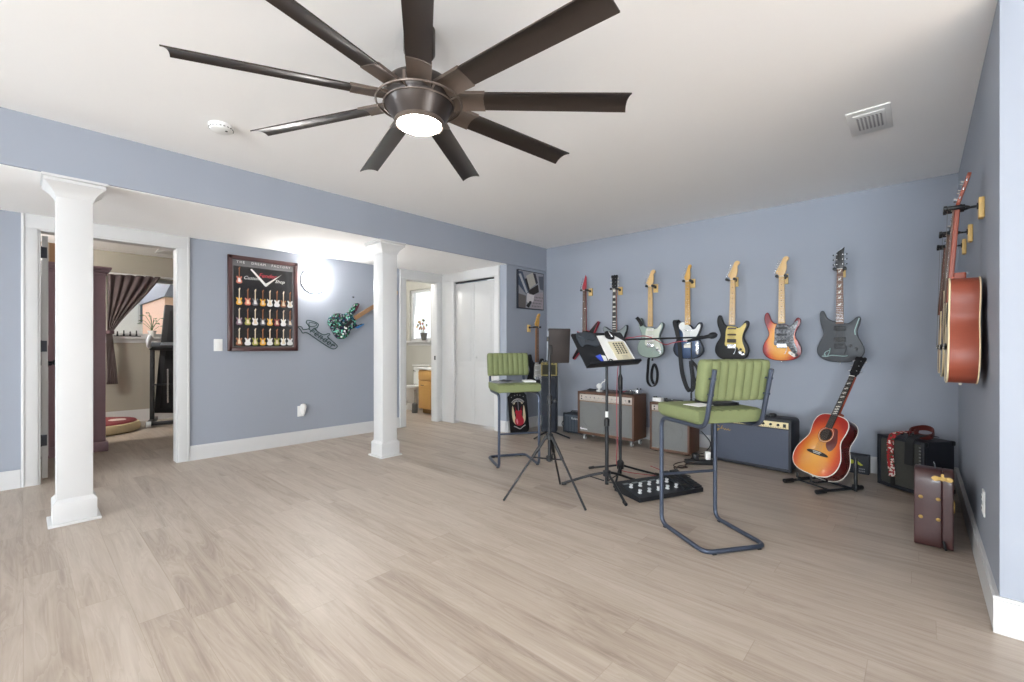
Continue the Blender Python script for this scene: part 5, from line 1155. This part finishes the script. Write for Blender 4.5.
ps = thing('power_strip', 'black power strip on the floor between the small brown and the slate blue amplifier', 'power strip', (-1.52, 4.27, 0), R(35))
m = MB(); m.box((0, 0, .02), (.26, .075, .04), BLK, .006); m.build('housing', ps)
for k in range(4): m = MB(); m.box((-.09+.06*k, 0, .0405), (.036, .04, .003), DKB, .001); m.build('socket', ps)
ad = thing('power_adapter', 'black power adapter plugged into the floor power strip', 'power adapter', (-1.55, 4.25, .0425), R(35))
m = MB(); m.box((0, 0, .03), (.05, .06, .055), BLK, .006); m.build('body', ad)
ad2 = thing('power_adapter', 'white power adapter standing in the floor power strip', 'power adapter', (-1.46, 4.315, .0425), R(35))
m = MB(); m.box((0, 0, .04), (.045, .04, .075), WHITEP, .006); m.build('body', ad2)
BRC = pm('dark_brown_cable', (48, 34, 30), .5)
for k, (lab, pts) in enumerate([
    ('dark cable looping from the power strip to the pedalboard', [(-1.60, 4.20, .03), (-1.68, 4.12, .008), (-1.66, 4.02, .006), (-1.58, 4.00, .006), (-1.56, 4.06, .008), (-1.62, 4.04, .012), (-1.60, 3.94, .006), (-1.52, 3.84, .006), (-1.44, 3.72, .03), (-1.40, 3.58, .06)]),
    ('second dark cable running beside it from the power strip to the pedalboard', [(-1.54, 4.19, .03), (-1.60, 4.13, .006), (-1.55, 4.05, .006), (-1.64, 3.98, .007), (-1.58, 3.90, .006), (-1.49, 3.82, .006), (-1.40, 3.72, .03), (-1.36, 3.57, .055)]),
    ('black cable tangled behind the floor power strip', [(-1.42, 4.36, .02), (-1.50, 4.40, .05), (-1.60, 4.38, .03), (-1.63, 4.30, .01), (-1.58, 4.34, .06), (-1.50, 4.36, .10), (-1.47, 4.42, .18), (-1.56, 4.43, .28)])]):
    m = MB(); m.tube(cr(pts, 5, False), .005, BRC if k < 2 else BLK, 6); tag(m.build('power_cable'), lab, 'cable')
bx = thing('pedal_box', 'black cardboard box with a yellow-green graphic against the back baseboard', 'box', (-.455, YB-.075, 0), R(-3))
m = MB(); m.box((0, 0, .08), (.28, .09, .16), pm('black_card', (36, 38, 46), .6, var=.1), .003); m.build('carton', bx)
YG_ = pm('yellow_green_ink', (190, 190, 50), .5)
m = MB(); m.cyl((.02, -.045, .098), (.02, -.0463, .098), .018, YG_, 16); m.prism([(.048, .11), (.06, .112), (.10, .078), (.085, .072), (.05, .088)], -.0465, -.045, YG_)
for k in range(2):
    for j in range(4): m.box((.075+.011*j, -.0457, .045-.02*k), (.008, .0012, .010), pm('grey_ink', (120, 122, 128), .5))
m.build('printed_graphic', bx)

# outlets and wall plugs near the corner
BKP = pm('black_wall_plate', (34, 36, 40), .4)
e = thing('power_outlet', 'black power outlet on the narrow wall between the tin sign and the tower', 'outlet', (XB, 4.50, .36), R(90))
m = MB(); m.box((0, -.003, 0), (.075, .006, .12), BKP, .002); m.build('cover_plate', e)
m = MB(); m.box((0, -.008, .028), (.032, .006, .03), BLK, .002); m.box((0, -.008, -.026), (.032, .006, .03), WHITEP, .002); m.build('socket', e)
e = plate('power_outlet', 'white power outlet on the right wall above the guitar case', 'outlet', (XR, 3.09, .36), R(-90))
for z in (.026, -.026): m = MB(); m.box((0, -.0075, z), (.032, .004, .032), WHITEP, .006); m.box((-.006, -.0098, z), (.003, .001, .012), BLK); m.box((.006, -.0098, z), (.003, .001, .012), BLK); m.build('socket', e)
e = thing('surge_protector', 'white multi-plug adapter low on the back wall left of the small practice amplifier', 'adapter', (-3.50, YB-.019, .11), 0)
m = MB(); m.box((0, -.02, 0), (.14, .035, .13), WHITEP, .006); m.build('housing', e)
for k in (-1, 1): m = MB(); m.box((k*.032, -.04, .02), (.034, .012, .04), BLK, .003); m.build('plug', e)
m = MB(); m.tube(cr([(-3.53, YB-.07, .13), (-3.56, YB-.10, .06), (-3.50, YB-.12, .02), (-3.44, YB-.12, .10), (-3.40, YB-.11, .18), (-3.37, YB-.12, .10), (-3.36, YB-.14, .01), (-3.30, YB-.18, .006)], 5, False), .005, BLK, 6); tag(m.build('power_cable'), 'black cable hanging from the white multi-plug adapter by the corner', 'cable')
# ------------------------------------------------------------------ bedroom beyond the open door
PLUM = pm('plum_painted_wood', (136, 108, 114), .4, var=.08, scale=14)
ar = thing('armoire', 'tall plum brown armoire inside the bedroom doorway', 'armoire', (-6.35, .13, 0), R(90))
AW, AD, AHt = .92, .55, 1.93
m = MB(); m.box((0, AD/2, .98), (AW, AD, 1.78), PLUM, .004); m.box((0, AD/2-.008, .05), (AW+.04, AD+.03, .1), PLUM, .006)
m.box((0, AD/2-.004, 1.865), (AW+.02, AD+.02, .03), PLUM, .006); m.box((0, AD/2-.014, 1.895), (AW+.06, AD+.05, .03), PLUM, .008); m.box((0, AD/2-.022, 1.922), (AW+.09, AD+.07, .025), PLUM, .006); m.build('carcass', ar)
for s in (-1, 1):
    m = MB(); x = s*AW*.21; w_ = AW*.40; m.box((x, -.010, 1.0), (w_, .018, 1.66), PLUM, .003)
    for zc, hh in ((1.37, .74), (.57, .68)): m.box((x, -.021, zc), (w_-.12, .006, hh), PLUM, .003)
    dr = m.build('door', ar); m = MB(); m.M = tr(s*.05, -.02, .93) @ rotx(PI/2); m.lathe([(.007, 0), (.007, .014), (.018, .022), (.018, .032), (.004, .036)], BLKM, 14); m.build('knob', dr)
bx = thing('cardboard_box', 'brown cardboard box on top of the plum armoire', 'box', (-6.62, .17, 1.936), R(84))
m = MB(); m.box((0, 0, .105), (.34, .3, .21), pm('brown_cardboard', (168, 132, 98), .8, var=.08), .004); m.build('carton', bx)
m = MB(); m.box((0, -.151, .105), (.05, .002, .2), pm('pale_tape', (206, 192, 166), .5)); m.box((0, 0, .2105), (.05, .3, .002), pm('pale_tape', (206, 192, 166), .5)); m.build('tape', bx)

CURT = pm('mauve_sheer_fabric', (84, 72, 72), .8, var=.15, scale=40, stretch=(1, 20, 1))
rod = thing('curtain_rod', 'white curtain rod across the top of the bedroom window', 'curtain rod', (XF+.10, 1.25, 2.125))
m = MB(); m.cyl((0, -.60, 0), (0, .75, 0), .014, TRIM, 14); m.ball((0, -.61, 0), .022, TRIM); m.ball((0, .76, 0), .022, TRIM); m.build('pole', rod)
for y in (-.45, .55): m = MB(); m.box((-.05, y, 0), (.10, .015, .02), TRIM, .003); m.build('bracket', rod)
cu = thing('curtain', 'sheer mauve curtain gathered to the left of the bedroom window', 'curtain', (0, 0, 0))
m = MB(); NU, NV = 60, 26; vs = []
for j in range(NV+1):
    v = j/NV; z = 2.11-1.54*v
    for i in range(NU+1):
        u = i/NU
        if v < .53:
            t = v/.53; s = t*t*(3-2*t)*.25+t*.75
            y = .80+u*(.58*(1-s)+.055*s); amp_ = .022*(1-.6*t)
        else:
            t = (v-.53)/.47; y = .785+u*(.06+.055*t); amp_ = .012
        vs.append((XF+.125+amp_*math.sin(u*34+.6*math.sin(v*5)), y+.004*math.sin(v*9), z+(.02*u*(1-v))))
fs = [(j*(NU+1)+i, j*(NU+1)+i+1, (j+1)*(NU+1)+i+1, (j+1)*(NU+1)+i) for j in range(NV) for i in range(NU)]
m.add(vs, fs, CURT); co = m.build('fabric', cu, 80); md = co.modifiers.new('thickness', 'SOLIDIFY'); md.thickness = .003
m = MB(); m.tube([(XF+.125+.045*math.cos(a), .815+.05*math.sin(a), 1.295) for a in [2*PI*k/20 for k in range(20)]], .01, pm('mauve_tieback', (90, 66, 70), .7), closed=True, flat=(.05, .006), up=(0, 0, 1)); m.build('tieback', cu)

LEAF = pm('deep_green_leaf', (74, 112, 66), .5, var=.25, scale=30)
pl = thing('potted_plant', 'small potted plant with broad green leaves on the bedroom window sill', 'plant', (XF+.02, 1.30, 1.24))
m = MB(); m.lathe([(.036, 0), (.05, .075), (.054, .08), (.054, .092), (.046, .092), (.044, .08)], WHITEP, 24); m.build('pot', pl)
m = MB(); m.lathe([(.044, .078), (.02, .082), (.002, .083)], pm('potting_soil', (60, 46, 36), .9), 16); m.build('soil', pl)
for k in range(11):
    a = k*2.4; d = Vector((math.cos(a)*.5, math.sin(a), 0)); hgt = .16+.02*(k % 6)*1.9; out = .05+.02*(k % 4)
    tip = d*out+Vector((0, 0, hgt)); m = MB(); m.tube(cr([(0, 0, .08), tuple(d*out*.3+Vector((0, 0, hgt*.65))), tuple(tip)], 4, False), .003, LEAF, 5)
    sd_ = d.cross(Vector((0, 0, 1))).normalized(); L_ = .085
    m.add([tip, tip+d*L_*.5+sd_*.026+Vector((0, 0, .012)), tip+d*L_+Vector((0, 0, -.01)), tip+d*L_*.5-sd_*.026+Vector((0, 0, .012)), tip+d*L_*.5+Vector((0, 0, -.0)), tip+d*L_*.5+Vector((0, 0, -.004))], [(0, 4, 1), (1, 4, 2), (2, 4, 3), (3, 4, 0), (0, 1, 5), (1, 2, 5), (2, 3, 5), (3, 0, 5)], LEAF); m.build('leaf', pl)
sv = thing('candle_holder', 'low dark metal candle row on the bedroom window sill under the curtain', 'candle holder', (XF+.02, 1.02, 1.24))
m = MB(); m.box((0, 0, .008), (.05, .30, .012), BLKM, .003); m.build('tray', sv)
for k in range(4): m = MB(); m.lathe([(.012, 0), (.012, .02), (.008, .022), (.008, .06+.015*(k % 2)), (.002, .062+.015*(k % 2))], BLKM, 12, c=(0, -.11+.07*k, .013)); m.build('candle_stick', sv)

db = thing('pet_bed', 'low round pet bed with dark red cushion and cream side on the bedroom floor', 'pet bed', (-7.75, .62, 0))
m = MB(); m.lathe([(.40, .0), (.44, .02), (.45, .07), (.43, .115), (.40, .125)], pm('cream_fleece', (208, 192, 154), .9, var=.1, scale=40, bump=.3), 44); m.build('side', db)
m = MB(); m.lathe([(.415, .118), (.40, .14), (.30, .155), (.15, .15), (.002, .148)], pm('dark_red_fabric', (112, 34, 40), .85, var=.2, scale=12, bump=.2), 44); m.build('cushion', db)
m = MB(); m.lathe([(.09, .153), (.08, .160), (.002, .162)], pm('pale_print', (200, 186, 180), .8, var=.3, scale=30), 20, c=(.12, .20, 0)); m.build('printed_patch', db)

TM = pm('matt_black_machine', (30, 30, 33), .45, var=.15)
tmill = thing('folded_treadmill', 'black folded treadmill with grey handle loop by the bedroom window', 'treadmill', (-7.95, 1.385, 0), R(75))
m = MB(); m.M = tr(.15, .14, .10) @ rotx(R(5)) @ roty(R(5)); m.box((0, 0, .80), (.62, .10, 1.56), TM, .02); m.box((0, -.055, .80), (.48, .012, 1.40), pm('treadmill_belt', (18, 18, 20), .7)); m.build('deck', tmill)
for x in (-.16, .46): m = MB(); m.M = tr(x, -.02, .04) @ rotx(R(-2)); m.box((0, 0, .53), (.05, .07, 1.06), TM, .01); m.build('upright', tmill)
for x in (-.16, .46): m = MB(); m.box((x, -.02, .045), (.07, .62, .06), TM, .012); m.build('base_rail', tmill)
m = MB(); m.box((.15, -.30, .05), (.62, .05, .05), TM, .01); m.build('base_crossbar', tmill)
m = MB(); m.box((.15, -.07, 1.10), (.66, .20, .06), TM, .02, rot=rotx(R(20))); m.box((.15, -.08, 1.135), (.42, .12, .01), pm('grey_console', (120, 124, 128), .3), .004, rot=rotx(R(20))); m.build('console', tmill)
m = MB(); GH = pm('pale_grey_grip', (198, 202, 204), .35)
for x in (-.17, .47): m.tube(fillet([(x, -.02, 1.08), (x, -.26, 1.10), (x, -.30, 1.17), (x, -.12, 1.24), (x, .02, 1.20)], .05), .024, GH, 10)
m.build('handle_loop', tmill)
for x in (-.16, .15, .46): m = MB(); m.cyl((x-.025, -.345, .045), (x+.025, -.345, .045), .042, GH, 18); m.build('transport_wheel', tmill)
m = MB(); m.tube([(.02, -.05, .3), (.02, -.07, .78)], .012, CHROME, 10); m.tube([(-.16, -.05, .56), (.46, -.05, .56)], .012, BLKM, 8); m.build('gas_strut', tmill)
bv = thing('ceiling_vent', 'white slatted vent on the bedroom ceiling', 'vent', (-7.9, 1.39, 2.45))
m = MB(); m.box((0, 0, -.006), (.36, .24, .012), TRIM, .003); m.build('cover_plate', bv)
m = MB()
for k in range(8): m.box((0, -.084+.024*k, -.014), (.30, .012, .006), TRIM, rot=rotx(R(30)))
m.build('slats', bv)

# the houses outside the bedroom window
SID = pm('white_siding', (226, 228, 228), .7, var=.03); ROOF = pm('grey_shingle_roof', (112, 112, 122), .8, var=.15, scale=40)
nh = thing('neighbour_house', 'white neighbouring house seen through the bedroom window', 'house', (-19.5, .1, -.5))
m = MB(); m.box((0, 0, 2.6), (4, 5.6, 5.2), SID)
for k in range(26): m.box((2.004, 0, .2+.2*k), (.012, 5.6, .012), SID)
m.build('wall', nh)
m = MB(); m.prism([(-3.1, 5.1), (3.1, 5.1), (0, 7.2)], -2.3, 2.3, ROOF); rf = m.build('roof', nh); rf.rotation_euler = (0, 0, R(90))
m = MB(); m.box((2.02, 2.47, 2.61), (.06, .44, .72), TRIM); f_ = m.build('window', nh); m = MB(); m.box((2.055, 2.47, 2.61), (.01, .34, .60), pm('dark_pane', (96, 112, 122), .1)); m.build('pane', f_)
ph = thing('neighbour_house', 'peach-walled house with grey roof at the right of the bedroom window', 'house', (-15.2, 4.05, -.5))
m = MB(); m.box((0, 0, 1.40), (3, 3.4, 2.8), pm('peach_siding', (222, 178, 156), .7, var=.04)); m.build('wall', ph)
m = MB(); m.prism([(-1.75, 2.80), (1.75, 2.80), (1.2, 4.2), (-1.2, 4.2)], -1.75, 1.75, ROOF); rf = m.build('roof', ph); rf.rotation_euler = (0, 0, R(90))
m = MB(); m.box((1.52, -.5, 1.6), (.06, .7, 1.1), TRIM); f_ = m.build('window', ph); m = MB(); m.box((1.555, -.5, 1.6), (.01, .56, .96), pm('dark_pane', (96, 112, 122), .1)); m.build('pane', f_)
gd = MB(); gd.box((-17, 1.5, -.56), (16.8, 24, .1), pm('pale_lawn', (120, 132, 98), .9, var=.2)); tag(gd.build('ground_outside'), None, None, None, 'structure')

# ------------------------------------------------------------------ bathroom beyond the narrow doorway
OAK = pm('honey_oak', (208, 162, 96), .4, var=.1, scale=20, stretch=(1, 1, 10))
va = thing('vanity_cabinet', 'honey oak vanity cabinet with white top in the bathroom', 'cabinet', (-5.72, 4.36, 0))
VW = .66
m = MB(); m.box((0, .28, .40), (VW, .54, .63), OAK, .003); m.box((0, .32, .05), (VW, .46, .09), pm('dark_oak_kick', (150, 112, 62), .5)); m.build('carcass', va)
m = MB(); m.box((0, -.002, .625), (VW-.03, .018, .14), OAK, .003); m.build('drawer_front', va)
for s in (-1, 1):
    m = MB(); m.box((s*.158, -.002, .32), (.305, .018, .43), OAK, .003); m.box((s*.158, -.013, .32), (.21, .006, .33), OAK, .002); dr = m.build('door', va)
    m = MB(); m.tube(fillet([(s*.20-.03, -.012, .47), (s*.20-.03, -.03, .47), (s*.20+.03, -.03, .47), (s*.20+.03, -.012, .47)], .008), .005, BLKM, 8); m.build('handle', dr)
vt_ = thing('sink_countertop', 'white sink top on the oak vanity', 'countertop', (-5.72, 4.36, .7165))
m = MB(); m.box((0, .27, .018), (VW+.03, .585, .035), WHITEP, .008); m.box((0, .555, .07), (VW+.03, .02, .09), WHITEP, .004); m.build('slab', vt_)
m = MB(); m.cyl((.02, .46, .035), (.02, .46, .13), .012, CHROME, 12); m.tube(fillet([(.02, .46, .12), (.02, .40, .15), (.02, .33, .11)], .03), .009, CHROME, 8); m.build('faucet', vt_)
POR = pm('white_porcelain', (236, 236, 234), .12, var=.01, coat=.5)
to = thing('toilet', 'white toilet left of the oak vanity in the bathroom', 'toilet', (-6.52, 4.62, 0))
m = MB(); m.box((0, .21, .56), (.44, .19, .36), POR, .03); m.build('tank', to)
m = MB(); m.box((0, .21, .755), (.47, .215, .035), POR, .012); m.build('tank_lid', to)
def oval(a, b, z, oy, n=28): return [(a*math.cos(2*PI*k/n), oy+b*math.sin(2*PI*k/n), z) for k in range(n)]
rg = [oval(.11, .17, 0, 0), oval(.115, .18, .03, 0), oval(.09, .14, .12, .0), oval(.13, .18, .24, -.04), oval(.18, .235, .36, -.07), oval(.185, .24, .39, -.07), oval(.15, .2, .39, -.07), oval(.09, .12, .26, -.05), oval(.02, .03, .22, -.04)]
m = MB(); vs = [p for g in rg for p in g]; n = 28; fs = [(j*n+k, j*n+(k+1) % n, (j+1)*n+(k+1) % n, (j+1)*n+k) for j in range(len(rg)-1) for k in range(n)]+[tuple(range(n)), tuple((len(rg)-1)*n+k for k in range(n))]
m.add(vs, fs, POR); m.box((0, .12, .30), (.22, .12, .18), POR, .03); m.build('bowl', to)
m = MB(); a_ = oval(.187, .245, .393, -.07); b__ = oval(.12, .17, .393, -.08); c_ = oval(.187, .245, .41, -.07); d_ = oval(.12, .17, .41, -.08)
m.add(a_+b__+c_+d_, [(k, (k+1) % n, n+(k+1) % n, n+k) for k in range(n)]+[(2*n+k, 2*n+(k+1) % n, 3*n+(k+1) % n, 3*n+k) for k in range(n)]+[(k, (k+1) % n, 2*n+(k+1) % n, 2*n+k) for k in range(n)]+[(n+k, n+(k+1) % n, 3*n+(k+1) % n, 3*n+k) for k in range(n)], POR); m.build('seat_ring', to)
m = MB(); m.M = tr(0, 0, .42) @ rotx(R(90)); m.prism([(q[0], q[1]) for q in oval(.185, .243, 0, -.07)], -.022, .006, POR, .006); m.build('seat_lid', to)
m = MB(); m.cyl((-.17, .11, .66), (-.17, .095, .66), .012, CHROME, 10); m.tube([(-.17, .095, .66), (-.10, .09, .65)], .006, CHROME, 8); m.build('flush_lever', to)
tbx = thing('toilet_brush', 'dark toilet brush holder on the bathroom floor between toilet and vanity', 'toilet brush', (-6.15, 4.36, 0))
m = MB(); m.lathe([(.045, 0), (.05, .01), (.045, .15), (.035, .16), (.03, .155)], pm('grey_holder', (92, 92, 88), .4), 20); m.build('holder', tbx)
m = MB(); m.cyl((0, 0, .12), (0, 0, .36), .008, CHROME, 10); m.ball((0, 0, .37), .014, CHROME, 10); m.build('handle', tbx)
vs_ = thing('flower_vase', 'dark vase of dried flowers on the bathroom window sill', 'vase', (-6.70, YT-.002, 1.202))
m = MB(); m.lathe([(.035, 0), (.05, .04), (.065, .13), (.07, .14), (.06, .14), (.05, .05)], pm('dark_grey_vase', (96, 92, 88), .4), 24); m.build('vase', vs_)
for k in range(14):
    a = k*2.4; d = Vector((math.cos(a), .55*math.sin(a)-.12, 0)); hh = .22+.03*(k % 6); p = d*(.06+.03*(k % 3))+Vector((-.04-.02*(k % 4), 0, hh))
    m = MB(); m.tube([(0, 0, .08), tuple(p)], .0025, pm('dry_stem', (120, 110, 70), .7), 5); m.ball(tuple(p), .017, pm('dry_flower_%d' % (k % 3), [(176, 110, 90), (190, 160, 110), (120, 124, 84)][k % 3], .8, var=.3, scale=60), 8, sc=(1, 1, 1.3)); m.build('flower_stem', vs_)

# ------------------------------------------------------------------ light
w = bpy.data.worlds.new('sky'); sc.world = w; w.use_nodes = True
nt = w.node_tree; bg = nt.nodes['Background']; bg.inputs[0].default_value = (.90, .95, 1.0, 1); bg.inputs[1].default_value = 1.2
def area(name, loc, rot, sx, sy, power, col):
    l = bpy.data.lights.new(name, 'AREA'); l.shape = 'RECTANGLE'; l.size = sx; l.size_y = sy; l.energy = power; l.color = col
    o = bpy.data.objects.new(name, l); COL.objects.link(o); o.location = loc; o.rotation_euler = rot; return o
DAY = (.84, .93, 1.0)
area('daylight_fill_front', ((W3[0]+W3[1])/2, YF-.2, 1.42), (R(140), 0, 0), 2.4, 1.65, 60, DAY)  # added fill lamp outside the unseen front window, tilted upward
area('daylight_fill_front_wide', ((W4[0]+W4[1])/2, YF-.2, 1.2), (R(148), 0, 0), 3.0, 2.1, 960, DAY)  # added lamp at an invented wide opening, tilted up to the ceiling
area('daylight_fill_side', (XE+.2, (W5[0]+W5[1])/2, 1.35), (0, R(120), 0), 1.7, 3.0, 25, DAY)  # weak added fill behind the unseen side window
area('daylight_fill_left', (XL-.35, (W6[0]+W6[1])/2, 1.2), (0, R(-130), 0), 1.8, 3.8, 400, DAY)  # added lamp at the unseen left window, brightens right wall and ceiling
sl = bpy.data.lights.new('sunlight', 'SUN'); sl.energy = 36; sl.angle = R(.6); sl.color = (.96, .98, 1)  # added sun, its patch on unseen floor brightens the ceiling
so_ = bpy.data.objects.new('sunlight', sl); COL.objects.link(so_); so_.rotation_euler = Vector((-.86, -.04, -.50)).to_track_quat('-Z', 'Y').to_euler()
def point_fill(name, loc, power, r, col):
    l = bpy.data.lights.new(name, 'POINT'); l.energy = power; l.shadow_soft_size = r; l.color = col
    o = bpy.data.objects.new(name, l); COL.objects.link(o); o.location = loc
point_fill('bedroom_fill', (-7.1, -.6, 2.2), 95, .12, (1, .97, .93))  # unseen point lamp added to brighten the bedroom, no fixture
point_fill('bathroom_fill', (-6.3, 3.6, 2.25), 38, .1, (1, .98, .94))  # hidden fill lamp added for the bathroom, no fixture

# ------------------------------------------------------------------ camera
cd = bpy.data.cameras.new('camera'); cam = bpy.data.objects.new('camera', cd); COL.objects.link(cam); sc.camera = cam
cd.sensor_width = 36; cd.lens = 446.316/1024*36; cd.shift_y = 4.55/1024; cd.clip_start = .05
cam.location = (0, 0, 1.11); cam.rotation_euler = (R(90), 0, R(42.378))
sc.view_settings.view_transform = 'Standard'; sc.view_settings.look = 'None'; sc.view_settings.gamma = 1; sc.view_settings.use_curve_mapping = False
sc.view_settings.exposure = 0.36
sc.cycles.max_bounces = 10; sc.cycles.diffuse_bounces = 6
sc.cycles.use_denoising = True
